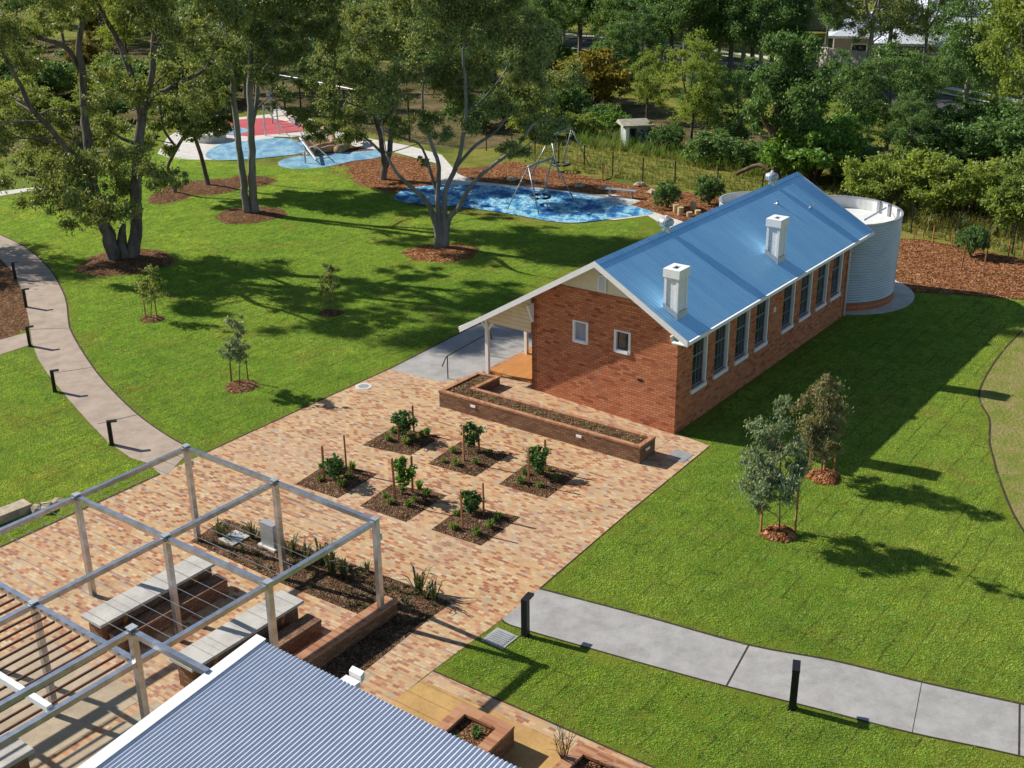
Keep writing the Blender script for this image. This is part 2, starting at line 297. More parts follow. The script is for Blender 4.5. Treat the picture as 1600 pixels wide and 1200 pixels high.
# ---------------------------------------------------------------- mesh building
def fast_mesh(name, verts, loops, sizes):
    me = bpy.data.meshes.new(name)
    verts = np.asarray(verts, np.float32); loops = np.asarray(loops, np.int32); sizes = np.asarray(sizes, np.int32)
    me.vertices.add(len(verts)); me.vertices.foreach_set('co', verts.ravel())
    me.loops.add(len(loops)); me.loops.foreach_set('vertex_index', loops)
    me.polygons.add(len(sizes)); st = np.concatenate([[0], np.cumsum(sizes)[:-1]]).astype(np.int32)
    me.polygons.foreach_set('loop_start', st)
    me.polygons.foreach_set('use_smooth', np.zeros(len(sizes), bool)); me.update(calc_edges=True); return me
class MB:
    def __init__(s): s.v = []; s.f = []
    def add(s, vs, fs):
        o = len(s.v); s.v += [tuple(map(float, p)) for p in vs]; s.f += [tuple(i + o for i in f) for f in fs]; return s
    def box(s, x0, x1, y0, y1, z0, z1):
        return s.add([(x0, y0, z0), (x1, y0, z0), (x1, y1, z0), (x0, y1, z0), (x0, y0, z1), (x1, y0, z1), (x1, y1, z1), (x0, y1, z1)],
                     [(3, 2, 1, 0), (4, 5, 6, 7), (0, 1, 5, 4), (1, 2, 6, 5), (2, 3, 7, 6), (3, 0, 4, 7)])
    def quad(s, *p): return s.add(p, [tuple(range(len(p)))])
    def prism(s, poly, z0, z1):
        n = len(poly)
        if sum(poly[i][0] * poly[(i + 1) % n][1] - poly[(i + 1) % n][0] * poly[i][1] for i in range(n)) < 0: poly = poly[::-1]
        vs = [(p[0], p[1], z0) for p in poly] + [(p[0], p[1], z1) for p in poly]
        fs = [tuple(range(n))[::-1], tuple(range(n, 2 * n))] + [(i, (i + 1) % n, n + (i + 1) % n, n + i) for i in range(n)]
        return s.add(vs, fs)
    def extrude(s, poly, d):          # planar 3-D polygon pushed along d
        n = len(poly); q = [tuple(np.add(p, d)) for p in poly]
        return s.add(list(poly) + q, [tuple(range(n))[::-1], tuple(range(n, 2 * n))] + [(i, (i + 1) % n, n + (i + 1) % n, n + i) for i in range(n)])
    def tube(s, pts, rad, n=6, caps=True):
        pts = [np.asarray(p, float) for p in pts]
        if not hasattr(rad, '__len__'): rad = [rad] * len(pts)
        vs = []; ref = None
        for i, p in enumerate(pts):
            t = pts[min(i + 1, len(pts) - 1)] - pts[max(i - 1, 0)]; t = t / (np.linalg.norm(t) + 1e-9)
            if ref is None: ref = np.array([1., 0, 0]) if abs(t[0]) < .8 else np.array([0, 1., 0])
            x = np.cross(t, ref); x /= np.linalg.norm(x) + 1e-9; y = np.cross(t, x); ref = np.cross(x, t) if False else y * -1 if False else ref
            for k in range(n):
                a = 2 * math.pi * k / n + math.pi / n; vs.append(p + rad[i] * (math.cos(a) * x + math.sin(a) * y))
        fs = []
        for i in range(len(pts) - 1):
            for k in range(n): fs.append((i * n + k, (i + 1) * n + k, (i + 1) * n + (k + 1) % n, i * n + (k + 1) % n))
        if caps: fs += [tuple(range(n)), tuple(range((len(pts) - 1) * n, len(pts) * n))[::-1]]
        return s.add(vs, fs)
    def lathe(s, prof, c=(0, 0, 0), n=24):
        vs = []; fs = []
        for r, z in prof:
            for k in range(n): a = 2 * math.pi * k / n; vs.append((c[0] + r * math.cos(a), c[1] + r * math.sin(a), c[2] + z))
        for i in range(len(prof) - 1):
            for k in range(n): fs.append((i * n + k, i * n + (k + 1) % n, (i + 1) * n + (k + 1) % n, (i + 1) * n + k))
        return s.add(vs, fs)
    def build(s, name, m, parent=None, off=(0, 0, 0), smooth=False):
        v = np.array(s.v) - np.array(off); loops = [i for f in s.f for i in f]; sizes = [len(f) for f in s.f]
        me = fast_mesh(name, v, loops, sizes)
        me.materials.append(M[m] if isinstance(m, str) else m)
        uv = me.uv_layers.new(name='UVMap'); buf = np.zeros(len(loops) * 2, np.float32); k = 0; vv = np.array(s.v)
        for f in s.f:
            p = vv[list(f)]; nrm = np.zeros(3)
            for i in range(len(f)): nrm += np.cross(p[i] - p[0], p[(i + 1) % len(f)] - p[0])
            L = np.linalg.norm(nrm); nrm = nrm / L if L > 1e-12 else np.array([0, 0, 1.])
            if abs(nrm[2]) > .7: u, w = p[:, 0], p[:, 1]
            else:
                t = np.array([-nrm[1], nrm[0], 0]); t /= np.linalg.norm(t); u, w = p @ t, p[:, 2]
            for a, b in zip(u, w): buf[k] = a; buf[k + 1] = b; k += 2
        uv.data.foreach_set('uv', buf)
        if smooth: me.polygons.foreach_set('use_smooth', np.ones(len(sizes), bool))
        o = bpy.data.objects.new(name, me); S.collection.objects.link(o)
        if parent: o.parent = parent
        return o
def tag(o, label=None, cat=None, group=None, kind=None):
    if label: o['label'] = label
    if cat: o['category'] = cat
    if group: o['group'] = group
    if kind: o['kind'] = kind
    return o
def thing(name, label, cat, loc=(0, 0, 0), rz=0., group=None, scale=1.):
    o = bpy.data.objects.new(name, None); S.collection.objects.link(o); o.empty_display_size = .2
    o.location = tuple(map(float, loc)); o.rotation_euler = (0, 0, rz); o.scale = (scale,) * 3
    return tag(o, label, cat, group)
def dup(root, loc, rz=0., scale=1., label=None, group=None, cat=None):
    r = root.copy(); S.collection.objects.link(r); r.location = tuple(map(float, loc)); r.rotation_euler = (0, 0, rz)
    r.scale = scale if hasattr(scale, '__len__') else (scale,) * 3
    if label: r['label'] = label
    if group: r['group'] = group
    if cat: r['category'] = cat
    for ch in list(root.children):
        c = ch.copy(); S.collection.objects.link(c); c.parent = r
        for gch in ch.children:
            d = gch.copy(); S.collection.objects.link(d); d.parent = c
    return r
def smooth_closed(pts, n=6):
    pts = [np.asarray(p, float) for p in pts]; out = []; N = len(pts)
    for i in range(N):
        p0, p1, p2, p3 = pts[i - 1], pts[i], pts[(i + 1) % N], pts[(i + 2) % N]
        for k in range(n):
            t = k / n; out.append(.5 * (2 * p1 + (p2 - p0) * t + (2 * p0 - 5 * p1 + 4 * p2 - p3) * t * t + (3 * p1 - p0 - 3 * p2 + p3) * t ** 3))
    return out
def smooth_open(pts, n=6):
    pts = [np.asarray(p, float) for p in pts]; P = [2 * pts[0] - pts[1]] + pts + [2 * pts[-1] - pts[-2]]; out = []
    for i in range(1, len(P) - 2):
        p0, p1, p2, p3 = P[i - 1:i + 3]
        for k in range(n):
            t = k / n; out.append(.5 * (2 * p1 + (p2 - p0) * t + (2 * p0 - 5 * p1 + 4 * p2 - p3) * t * t + (3 * p1 - p0 - 3 * p2 + p3) * t ** 3))
    return out + [pts[-1]]
def sheet(name, px, m, z, smooth=0, kind='structure', label=None, cat=None):
    pts = [g(x, y) for x, y in px]
    if smooth: pts = smooth_closed(pts, smooth)
    mb = MB(); P = [(p[0], p[1], z) for p in pts]
    n = len(P); ar = sum(P[i][0] * P[(i + 1) % n][1] - P[(i + 1) % n][0] * P[i][1] for i in range(n))
    if ar < 0: P = P[::-1]
    mb.quad(*P); return tag(mb.build(name, m), label, cat, None, kind)
def ribbon(name, pts, w, m, z, kind='structure', side=0):
    pts = [np.asarray(p, float) for p in pts]; L = []; R = []
    for i, p in enumerate(pts):
        t = pts[min(i + 1, len(pts) - 1)] - pts[max(i - 1, 0)]; nrm = np.array([-t[1], t[0], 0]); nrm /= np.linalg.norm(nrm)
        L.append(p + nrm * w * (.5 + side * .5)); R.append(p - nrm * w * (.5 - side * .5))
    mb = MB()
    for i in range(len(pts) - 1):
        mb.quad((R[i][0], R[i][1], z), (R[i + 1][0], R[i + 1][1], z), (L[i + 1][0], L[i + 1][1], z), (L[i][0], L[i][1], z))
    return tag(mb.build(name, m), kind=kind)

# ---------------------------------------------------------------- the ground
mb = MB(); mb.quad((-400, -60, -.02), (400, -60, -.02), (400, 700, -.02), (-400, 700, -.02))
tag(mb.build('ground', 'rough'), kind='structure')
sheet('lawn', [(-900, 1700), (-900, 262), (-100, 252), (0, 250), (60, 240), (160, 226), (240, 236), (330, 249), (440, 258), (545, 257), (562, 288), (625, 303), (640, 320), (800, 345), (880, 351), (960, 345), (1012, 335), (1050, 352), (1110, 352), (1200, 420), (1330, 452), (1420, 456), (1500, 461), (1600, 469), (1800, 490), (2300, 560), (2600, 1700)], 'lawn', 0.)
sheet('lawn', [(20, 130), (45, 118), (70, 122), (80, 135), (60, 150), (30, 150)], 'lawn', .002)
sheet('lawn', [(150, 215), (215, 196), (250, 200), (262, 214), (250, 240), (160, 228)], 'lawn', .002)
dryb = [(1640, 500), (1598, 516), (1570, 545), (1545, 580), (1531, 610), (1532, 630), (1546, 655), (1546, 690), (1552, 715), (1562, 750), (1582, 800), (1612, 850), (1700, 940), (1900, 1050), (2500, 1000), (2200, 500)]
sheet('dry_lawn', dryb, 'dry', .004, 4)
ribbon('turf_edge_shadow', smooth_open([g(x, y) for x, y in dryb[1:12]], 5), .07, 'edge', .008)  # turf edge strips: edge shadow and soil gap painted as one dark ribbon
sheet('mulch_bed', [(1396, 372), (1440, 374), (1500, 384), (1600, 405), (1900, 450), (2000, 500), (1800, 487), (1600, 468), (1500, 460), (1420, 455), (1380, 462), (1330, 450), (1320, 400)], 'mulch_red', .004)
sheet('mulch_bed', [(505, 262), (545, 256), (600, 240), (640, 246), (690, 262), (745, 262), (800, 252), (850, 262), (900, 272), (980, 288), (1060, 298), (1130, 308), (1240, 322), (1240, 400), (1120, 350), (1066, 350), (1035, 345), (985, 325), (920, 316), (800, 300), (700, 294), (640, 296), (622, 304), (562, 289)], 'mulch_red', .004)
sheet('mulch_bed', [(465, 215), (520, 212), (600, 240), (560, 262), (470, 250)], 'mulch', .003)
sheet('mulch_bed', [(-300, 420), (-60, 400), (2, 405), (20, 424), (36, 460), (45, 497), (46, 513), (0, 534), (-150, 570), (-400, 590)], 'mulch', .004)
sheet('concrete_path', [(246, 240), (262, 214), (300, 192), (350, 186), (425, 178), (440, 180), (500, 200), (575, 216), (640, 228), (690, 242), (716, 272), (745, 284), (856, 295), (930, 304), (960, 304), (1001, 314), (986, 320), (1066, 346), (1090, 364), (1060, 366), (1012, 337), (960, 344), (850, 332), (750, 300), (690, 294), (684, 256), (620, 239), (560, 230), (500, 214), (430, 214), (380, 240), (330, 250), (270, 249)], 'conc_pale', .008)
sheet('red_playground_surface', [(338, 199), (352, 188), (420, 184), (442, 188), (495, 204), (440, 209), (385, 213), (345, 210)], 'red', .012)
sheet('blue_playground_surface', [(340, 203), (370, 199), (388, 203), (380, 208), (350, 210)], 'blue2', .016, 4)
sheet('blue_playground_surface', [(322, 240), (345, 226), (400, 219), (440, 216), (470, 222), (481, 231), (470, 240), (420, 246), (372, 250), (330, 249)], 'blue2', .016, 4)
sheet('blue_playground_surface', [(434, 256), (450, 247), (500, 241), (560, 237), (592, 235), (600, 240), (588, 247), (550, 252), (520, 259), (480, 264), (448, 263)], 'blue2', .016, 4)
sheet('blue_playground_surface', [(616, 308), (628, 298), (652, 292), (700, 289), (760, 290), (850, 297), (920, 306), (965, 317), (1012, 328), (1020, 334), (990, 338), (955, 342), (905, 348), (862, 346), (800, 335), (740, 326), (700, 322), (645, 318), (622, 314)], 'blue', .016, 4)
left_r = [(-120, 330), (-40, 350), (0, 367), (30, 381), (55, 398), (82, 426), (102, 465), (107, 500), (111, 517), (130, 551), (162, 595), (212, 645), (262, 681), (300, 702)]
left_l = [(258, 745), (247, 738), (228, 723), (205, 716), (170, 692), (140, 661), (108, 625), (75, 585), (60, 562), (50, 535), (46, 505), (40, 475), (32, 448), (20, 424), (0, 404), (-60, 388), (-120, 372)]
sheet('concrete_path', left_r + left_l, 'conc_pink', .010)
ribbon('turf_edge_shadow', smooth_open([g(x, y) for x, y in left_r[2:]], 4), .06, 'edge', .013)
ribbon('path_joint', [g(46, 515), g(110, 513)], .03, 'edge', .014); ribbon('path_joint', [g(80, 584), g(146, 574)], .03, 'edge', .014)
ribbon('path_joint', [g(152, 663), g(216, 648)], .03, 'edge', .014); ribbon('path_joint', [g(40, 440), g(88, 437)], .03, 'edge', .014)
sheet('concrete_path', [(50, 538), (46, 519), (0, 531), (-120, 556), (-300, 590), (-300, 640), (0, 554)], 'conc_pink', .007)
sheet('concrete_path', [(-300, 340), (-100, 316), (0, 306), (60, 296), (95, 291), (88, 288), (50, 293), (0, 299), (-100, 306), (-300, 326)], 'conc_pale', .004)
rp_u = [(843, 920), (1000, 961), (1170, 1008), (1300, 1032), (1440, 1066), (1600, 1101), (1900, 1165)]
rp_l = [(1900, 1260), (1600, 1183), (1423, 1145), (1270, 1106), (1133, 1072), (1030, 1044), (917, 1012), (800, 978), (784, 968)]
sheet('concrete_path', rp_u + rp_l, 'conc', .008)
ribbon('turf_edge_shadow', smooth_open([g(x, y) for x, y in rp_u], 4), .07, 'edge', .012)
ribbon('turf_edge_shadow', smooth_open([g(x, y) for x, y in rp_l], 4), .04, 'edge', .012)
ribbon('path_joint', [g(1170, 1008), g(1135, 1072)], .04, 'edge', .0125); ribbon('path_joint', [g(1593, 1100), g(1592, 1181)], .04, 'edge', .0125)
ribbon('path_joint', [g(1440, 1067), g(1425, 1145)], .012, 'edge', .0125)
pav = [(607, 577), (690, 596), (757, 575), (860, 600), (1053, 676), (1109, 697), (983, 800), (843, 920), (784, 968), (677, 1047), (660, 1060), (616, 1096), (520, 1330), (-500, 1330), (-500, 1083), (0, 855), (250, 741)]
sheet('brick_paving', pav, 'paving', .006)
ribbon('turf_edge_shadow', [g(607, 577), g(318, 709)], .07, 'edge', .010); ribbon('turf_edge_shadow', [g(250, 741), g(-200, 947)], .09, 'edge', .010)
ribbon('turf_edge_shadow', [g(1109, 697), g(983, 800), g(843, 920)], .03, 'edge', .010)
sheet('sand_path', [(667, 1057), (720, 1078), (1000, 1196), (1250, 1310), (520, 1330), (614, 1096)], 'sand', .010)
e0, e1 = g(677, 1049), g(1180, 1270)
mb = MB(); ed = (e1 - e0) / np.linalg.norm(e1 - e0); en = np.array([ed[1], -ed[0], 0])
mb.quad(*[tuple(p + np.array([0, 0, .014])) for p in (e0, e0 + en * .42, e1 + en * .42, e1)]) if np.cross(en, ed)[2] > 0 else mb.quad(*[tuple(p + np.array([0, 0, .014])) for p in (e0, e1, e1 + en * .42, e0 + en * .42)])
tag(mb.build('brick_edging', 'paving'), kind='structure')
ribbon('turf_edge_shadow', [e0, e1], .05, 'edge', .018)
sheet('concrete_path', [(608, 577), (690, 597), (762, 582), (850, 590), (1000, 440), (985, 400), (790, 487), (730, 515)], 'conc', .009)
ribbon('turf_edge_shadow', [g(608, 577), g(730, 515), g(790, 487)], .07, 'edge', .013)
mb = MB()
for a0, a1, v0, v1 in ((-23.2, -19.3, 2.9, 7.0), (-22.9, -19.25, -3, 2.6)): mb.quad(*[tuple(av(a, v, .011)) for a, v in ((a0, v0), (a1, v0), (a1, v1), (a0, v1))])
tag(mb.build('concrete_slab', 'conc_slab'), kind='structure')
# short turf: one object of many small blades on the near lawn
def pip(x, y, poly):
    ins = False
    for i in range(len(poly)):
        (a, b), (c_, d) = poly[i], poly[i - 1]
        if (b > y) != (d > y) and x < (c_ - a) * (y - b) / (d - b) + a: ins = not ins
    return ins
def topix(p):
    d = np.asarray(p) - CC; z = d @ fw; return 800 + F * (d @ CR) / z, 600 - F * (d @ CU) / z
def grass_blades():
    rng = np.random.default_rng(4); n = 260; S_ = .25
    x = rng.uniform(-S_, S_, n); y = rng.uniform(-S_, S_, n); a = rng.uniform(0, 6.28, n); h = rng.uniform(.015, .05, n); l = rng.uniform(.01, .05, n); w = rng.uniform(.006, .013, n)
    b0 = np.stack([x - np.sin(a) * w, y + np.cos(a) * w, 0 * x - .005], 1); b1 = np.stack([x + np.sin(a) * w, y - np.cos(a) * w, 0 * x - .005], 1); tp = np.stack([x + np.cos(a) * l, y + np.sin(a) * l, h], 1)
    me = fast_mesh('grass_patch', np.stack([b0, b1, tp], 1).reshape(-1, 3), np.arange(3 * n), np.full(n, 3)); me.materials.append(M['blade'])
    src = bpy.data.objects.new('grass_patch', me)
    park = [(607, 577), (730, 515), (800, 470), (1000, 360), (1005, 340), (960, 346), (880, 353), (800, 347), (640, 322), (560, 291), (545, 259), (440, 262), (330, 252), (160, 230), (112, 284), (0, 312), (-60, 345)] + left_r[2:] + [(318, 709)]
    lawns = [park, [(250, 741), (247, 738)] + left_l[2:9] + [(49, 542), (0, 558), (-300, 648), (-300, 990), (0, 855)],
             [(1109, 697), (1053, 680), (1322, 492), (1425, 457), (1600, 468), (1760, 490)] + dryb[0:1] + dryb[1:13] + [(1900, 1165)] + rp_u[::-1] + [(983, 800)],
             [(677, 1047), (784, 968)] + rp_l[::-1] + [(1900, 1500), (1180, 1270)]]
    st = .4; X, Y = np.meshgrid(np.arange(-46, 46, st), np.arange(14, 84, st)); X = (X + rng.uniform(-.1, .1, X.shape)).ravel(); Y = (Y + rng.uniform(-.1, .1, Y.shape)).ravel()
    def pixv(x, y):
        d = np.stack([x, y, np.full(len(x), -HC)], 1); z = d @ fw; return 800 + F * (d @ CR) / z, 600 - F * (d @ CU) / z
    def pipv(u, v, poly):
        ins = np.zeros(len(u), bool)
        for i in range(len(poly)):
            (a, b), (c_, d) = poly[i], poly[i - 1]
            if b != d: ins ^= ((b > v) != (d > v)) & (u < (c_ - a) * (v - b) / (d - b) + a)
        return ins
    u, v = pixv(X, Y); keep = (u > -40) & (u < 1640) & (v > 225) & (v < 1240); X, Y = X[keep], Y[keep]; ok = np.zeros(len(X), bool); m_ = .18
    for q in lawns:
        a_ = np.ones(len(X), bool)
        for dx, dy in ((0, 0), (m_, m_), (m_, -m_), (-m_, m_), (-m_, -m_)): a_ &= pipv(*pixv(X + dx, Y + dy), q)
        ok |= a_
    pts = [(x, y, 0.) for x, y in zip(X[ok], Y[ok])]
    gm = bpy.data.meshes.new('short_grass'); gm.from_pydata(pts, [], []); o = bpy.data.objects.new('short_grass', gm); S.collection.objects.link(o)
    ng = bpy.data.node_groups.new('scatter_grass', 'GeometryNodeTree'); ng.interface.new_socket('Geometry', in_out='INPUT', socket_type='NodeSocketGeometry'); ng.interface.new_socket('Geometry', in_out='OUTPUT', socket_type='NodeSocketGeometry')
    gi = ng.nodes.new('NodeGroupInput'); go = ng.nodes.new('NodeGroupOutput'); ip = ng.nodes.new('GeometryNodeInstanceOnPoints'); oi = ng.nodes.new('GeometryNodeObjectInfo'); rv = ng.nodes.new('FunctionNodeRandomValue'); rv.data_type = 'FLOAT_VECTOR'
    rv.inputs[0].default_value = (0, 0, 0); rv.inputs[1].default_value = (0, 0, 6.28); oi.inputs[0].default_value = src
    ng.links.new(gi.outputs[0], ip.inputs['Points']); ng.links.new(oi.outputs['Geometry'], ip.inputs['Instance']); ng.links.new(rv.outputs[0], ip.inputs['Rotation']); ng.links.new(ip.outputs[0], go.inputs[0])
    md = o.modifiers.new('scatter', 'NODES'); md.node_group = ng; tag(o, 'short mown green grass of the lawns', 'grass', None, 'stuff'); return o
grass_blades()
# mulch rings round the trees
def ring(px, py, rx, ry_px, m='mulch', h=.10):
    c = g(px, py); rw = abs(g(px + rx, py)[0] - c[0]); rd = abs(g(px, py - ry_px)[1] - g(px, py + ry_px)[1]) / 2
    vs = [(c[0], c[1], h)]; n = 48
    for j, (k, z) in enumerate(((.4, h * .95), (.75, h * .7), (1., .006))):
        for i in range(n):
            a = 2 * math.pi * i / n; w = 1 + (.05 * math.sin(3 * a + px) + .04 * math.sin(7 * a + py)) + random.uniform(-.025, .025)
            vs.append((c[0] + rw * k * w * math.cos(a), c[1] + rd * k * w * math.sin(a), z + random.uniform(0, h * .25) * (j < 2)))
    fs = [(0, 1 + i, 1 + (i + 1) % n) for i in range(n)]
    for j in range(2):
        for i in range(n): fs.append((1 + j * n + i, 1 + (j + 1) * n + i, 1 + (j + 1) * n + (i + 1) % n, 1 + j * n + (i + 1) % n))
    mb = MB(); mb.add(vs, fs); return tag(mb.build('mulch_ring', m, smooth=True), kind='structure')
ring(197, 410, 74, 22); ring(391, 336, 55, 14); ring(690, 395, 60, 15, 'mulch_red'); ring(265, 306, 32, 13); ring(318, 293, 60, 13); ring(385, 284, 46, 10)
ring(1217, 835, 29, 14, 'mulch_red', .16); ring(1287, 746, 27, 13, 'mulch_red', .16); ring(238, 499, 20, 6); ring(378, 604, 27, 11); ring(517, 490, 20, 6)

# road behind the trees
rc = [g(x, y) for x, y in ((560, 40), (700, 50), (830, 62), (935, 72), (1105, 96), (1300, 130), (1500, 170), (1760, 226))]
rcs = smooth_open(rc, 6)
ribbon('road', rcs, 7.6, 'asphalt', .004)
for sgn in (-1, 1):
    L = []
    for i, p in enumerate(rcs):
        t = rcs[min(i + 1, len(rcs) - 1)] - rcs[max(i - 1, 0)]; nn = np.array([-t[1], t[0], 0]); nn /= np.linalg.norm(nn); L.append(p + nn * sgn * 4.0)
    ribbon('kerb', L, .5, 'conc_pale', .12); ribbon('verge', [p + (p - q) / 4.0 * 2.2 for p, q in zip(L, rcs)], 3.8, 'lawn', .002)
    if sgn > 0: ribbon('concrete_path', [p + (p - q) / 4.0 * 3. for p, q in zip(L, rcs)], 1.4, 'conc_pale', .008)
sheet('leaf_litter', [(800, 150), (960, 150), (1100, 190), (1300, 225), (1480, 240), (1450, 300), (1330, 270), (1180, 255), (1000, 215), (860, 180)], 'litter', -.012, 4)

sheet('leaf_litter', [(-400, 240), (-100, 245), (60, 235), (150, 214), (230, 190), (330, 180), (430, 170), (520, 190), (640, 222), (760, 232), (820, 200), (800, 120), (500, 90), (200, 70), (-200, 60)], 'litter', -.014, 3)
# ---------------------------------------------------------------- school building (a, v, z)
V0E, ZE, VR, V1E = -.63, 3.66, 2.9, 8.66
def roofz(v): return ZE + .572 * (v - V0E) if v < VR else ZE + .572 * (VR - V0E) - .602 * (v - VR)
LEN, WID = 14.65, 5.85
bld = thing('school_building', 'red brick schoolhouse with blue steel gable roof and two white chimneys', 'building', O, RZ)
def P(mb, name, m, parent=bld, smooth=False): return mb.build(name, m, parent, smooth=smooth)
# long wall with window openings
WINS = [1.08, 2.68, 4.28, 5.88, 8.2, 9.81, 11.41, 12.9]; WW = .92; Z0, Z1 = 1.27, 3.12
WT = .24
mb = MB(); mb.box(0, LEN, 0, WT, 0, Z0); mb.box(0, LEN, 0, WT, Z1, 3.92); xs = [0] + [x for w in WINS for x in (w, w + WW)] + [LEN]
for i in range(0, len(xs), 2): mb.box(xs[i], xs[i + 1], 0, WT, Z0, Z1)
P(mb, 'long_wall', 'brick')
# gable wall, brick to 4.4
GW = [(1.78, 2.43), (3.47, 4.10)]; GZ0, GZ1 = 2.47, 3.27
mb = MB(); mb.box(0, WT, WT, WID, 0, GZ0)
ys = [WT, GW[0][0], GW[0][1], GW[1][0], GW[1][1], WID]
for i in (0, 2, 4): mb.box(0, WT, ys[i], ys[i + 1], GZ0, GZ1)
top = [(0, WT, GZ1), (0, WID, GZ1), (0, WID, roofz(WID) - .1), (0, 4.80, 4.42), (0, .86, 4.42), (0, WT, roofz(WT) - .08)]
mb.extrude(top, (WT, 0, 0)); P(mb, 'gable_wall', 'brick')
mb = MB(); mb.box(.0, LEN, WID - WT, WID, 0, roofz(WID) - .12); mb.box(LEN - WT, LEN, WT, WID - WT, 0, 3.4)
mb.extrude([(LEN - WT, WT, 3.4), (LEN - WT, WID, 3.4), (LEN - WT, WID, roofz(WID) - .1), (LEN - WT, VR, roofz(VR) - .1), (LEN - WT, WT, roofz(WT) - .08)], (WT, 0, 0)); P(mb, 'back_wall', 'brick')
# gable board and louvre
mb = MB(); mb.extrude([(.02, .95, 4.43), (.02, 4.72, 4.43), (.02, VR, 5.54)], (.1, 0, 0)); P(mb, 'gable_board', 'cream')
mb = MB(); mb.box(-.03, .0, 2.78, 2.84, 4.5, 5.06); mb.box(-.03, .0, 3.06, 3.12, 4.5, 5.06); mb.box(-.03, .0, 2.84, 3.06, 5.0, 5.06); mb.box(-.03, 0, 2.84, 3.06, 4.5, 4.55)
for i in range(6): mb.extrude([(-.005, 2.84, 4.57 + i * .07), (-.03, 2.84, 4.56 + i * .07), (.0, 2.84, 4.61 + i * .07)], (0, .22, 0))
lv = P(mb, 'louvre', 'white')
# small wall fittings
mb = MB(); mb.box(-.015, 0, 1.27, 1.47, 1.62, 1.70); P(mb, 'vent_brick', 'dark')
# roof: two corrugated planes with ridge cap
def plane_roof(v0, z0, v1, z1, a0, a1, th=.05):
    mb = MB(); mb.add([(a0, v0, z0), (a1, v0, z0), (a1, v1, z1), (a0, v1, z1), (a0, v0, z0 - th), (a1, v0, z0 - th), (a1, v1, z1 - th), (a0, v1, z1 - th)],
                      [(0, 1, 2, 3), (7, 6, 5, 4), (0, 4, 5, 1), (1, 5, 6, 2), (2, 6, 7, 3), (3, 7, 4, 0)]); return mb
A0, A1 = -.55, 15.3
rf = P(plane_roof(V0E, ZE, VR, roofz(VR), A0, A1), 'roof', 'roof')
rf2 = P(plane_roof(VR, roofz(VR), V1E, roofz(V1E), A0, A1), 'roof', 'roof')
mb = MB(); zr = roofz(VR)
mb.add([(A0 - .02, VR - .17, zr - .075), (A1 + .02, VR - .17, zr - .075), (A1 + .02, VR, zr + .035), (A0 - .02, VR, zr + .035), (A0 - .02, VR + .17, zr - .075), (A1 + .02, VR + .17, zr - .075)], [(0, 1, 2, 3), (3, 2, 5, 4)])
mb.build('ridge_cap', 'roof', rf)
# barge boards, fascia gutter
for v0, v1 in ((V0E - .02, VR), (VR, V1E + .02)):
    for X in (A0 - .05, A1 + .005):
        z0, z1 = roofz(v0), roofz(v1); mb = MB(); mb.extrude([(X, v0, z0 + .02), (X, v1, z1 + .02), (X, v1, z1 - .19), (X, v0, z0 - .19)], (.045, 0, 0)); P(mb, 'barge_board', 'white')
mb = MB(); mb.box(A0, A1, V0E - .085, V0E - .012, ZE - .13, ZE - .01); P(mb, 'gutter', 'white')
mb = MB(); mb.box(A0, A1, V1E + .012, V1E + .09, roofz(V1E) - .13, roofz(V1E) - .01); P(mb, 'gutter', 'white')
mb = MB(); mb.box(A0 + .05, A1 - .05, V0E + .04, -.02, 3.44, 3.47); P(mb, 'eave_lining', 'white')
mb = MB(); mb.tube([(14.5, V0E - .05, ZE - .13), (14.5, -.4, 3.38), (14.5, -.06, 3.1), (14.5, -.06, .05)], .045, 8); P(mb, 'downpipe', 'white', smooth=True)
mb = MB()
for v0 in (.05,): mb.extrude([(-.40, v0, 3.62), (-.02, v0, 3.62), (-.02, v0, 3.15), (-.07, v0, 3.15)], (0, .06, 0)); P(mb, 'eave_bracket', 'white'); mb = MB()
mb.extrude([(-.40, 5.74, 3.55), (-.02, 5.74, 3.55), (-.02, 5.74, 2.85), (-.08, 5.74, 2.85)], (0, .07, 0)); P(mb, 'eave_bracket', 'white')
# windows
def long_window(a):
    mb = MB(); t = .05; y0, y1 = .085, .15
    mb.box(a, a + t, y0, y1, Z0, Z1); mb.box(a + WW - t, a + WW, y0, y1, Z0, Z1); mb.box(a + t, a + WW - t, y0, y1, Z1 - t, Z1); mb.box(a + t, a + WW - t, y0, y1, Z0, Z0 + t)
    zm = Z0 + .60 * (Z1 - Z0); mb.box(a + t, a + WW - t, y0 + .01, y1, zm - .028, zm + .028)
    m = a + WW / 2
    for q in (zm + .04, ): mb.box(m - .011, m + .011, y0 + .02, y1 - .02, zm + .028, Z1 - t)
    mb.box(m - .011, m + .011, y0 + .02, y1 - .02, Z0 + t, zm - .028); zz = (Z0 + zm) / 2; mb.box(a + t, m - .011, y0 + .02, y1 - .02, zz - .011, zz + .011); mb.box(m + .011, a + WW - t, y0 + .02, y1 - .02, zz - .011, zz + .011)
    w = P(mb, 'window', 'sash')
    mb = MB(); mb.box(a + t, a + WW - t, .118, .126, Z0 + t, Z1 - t); mb.build('pane', 'glass', w)
    mb = MB(); mb.box(a + .02, a + WW - .02, .18, .19, Z0, Z1); mb.build('blind', 'dark', w)
    mb = MB(); mb.box(a - .07, a + WW + .07, -.07, .028, Z0 - .14, Z0 - .002); mb.build('sill', 'white', w)
    mb = MB(); mb.box(a + WW - .012, a + WW - .002, -.02, .084, Z0, Z1); mb.box(a + WW + .002, a + WW + .075, -.02, -.002, Z0, Z1); mb.build('architrave', 'white', w)
for a in WINS: long_window(a)
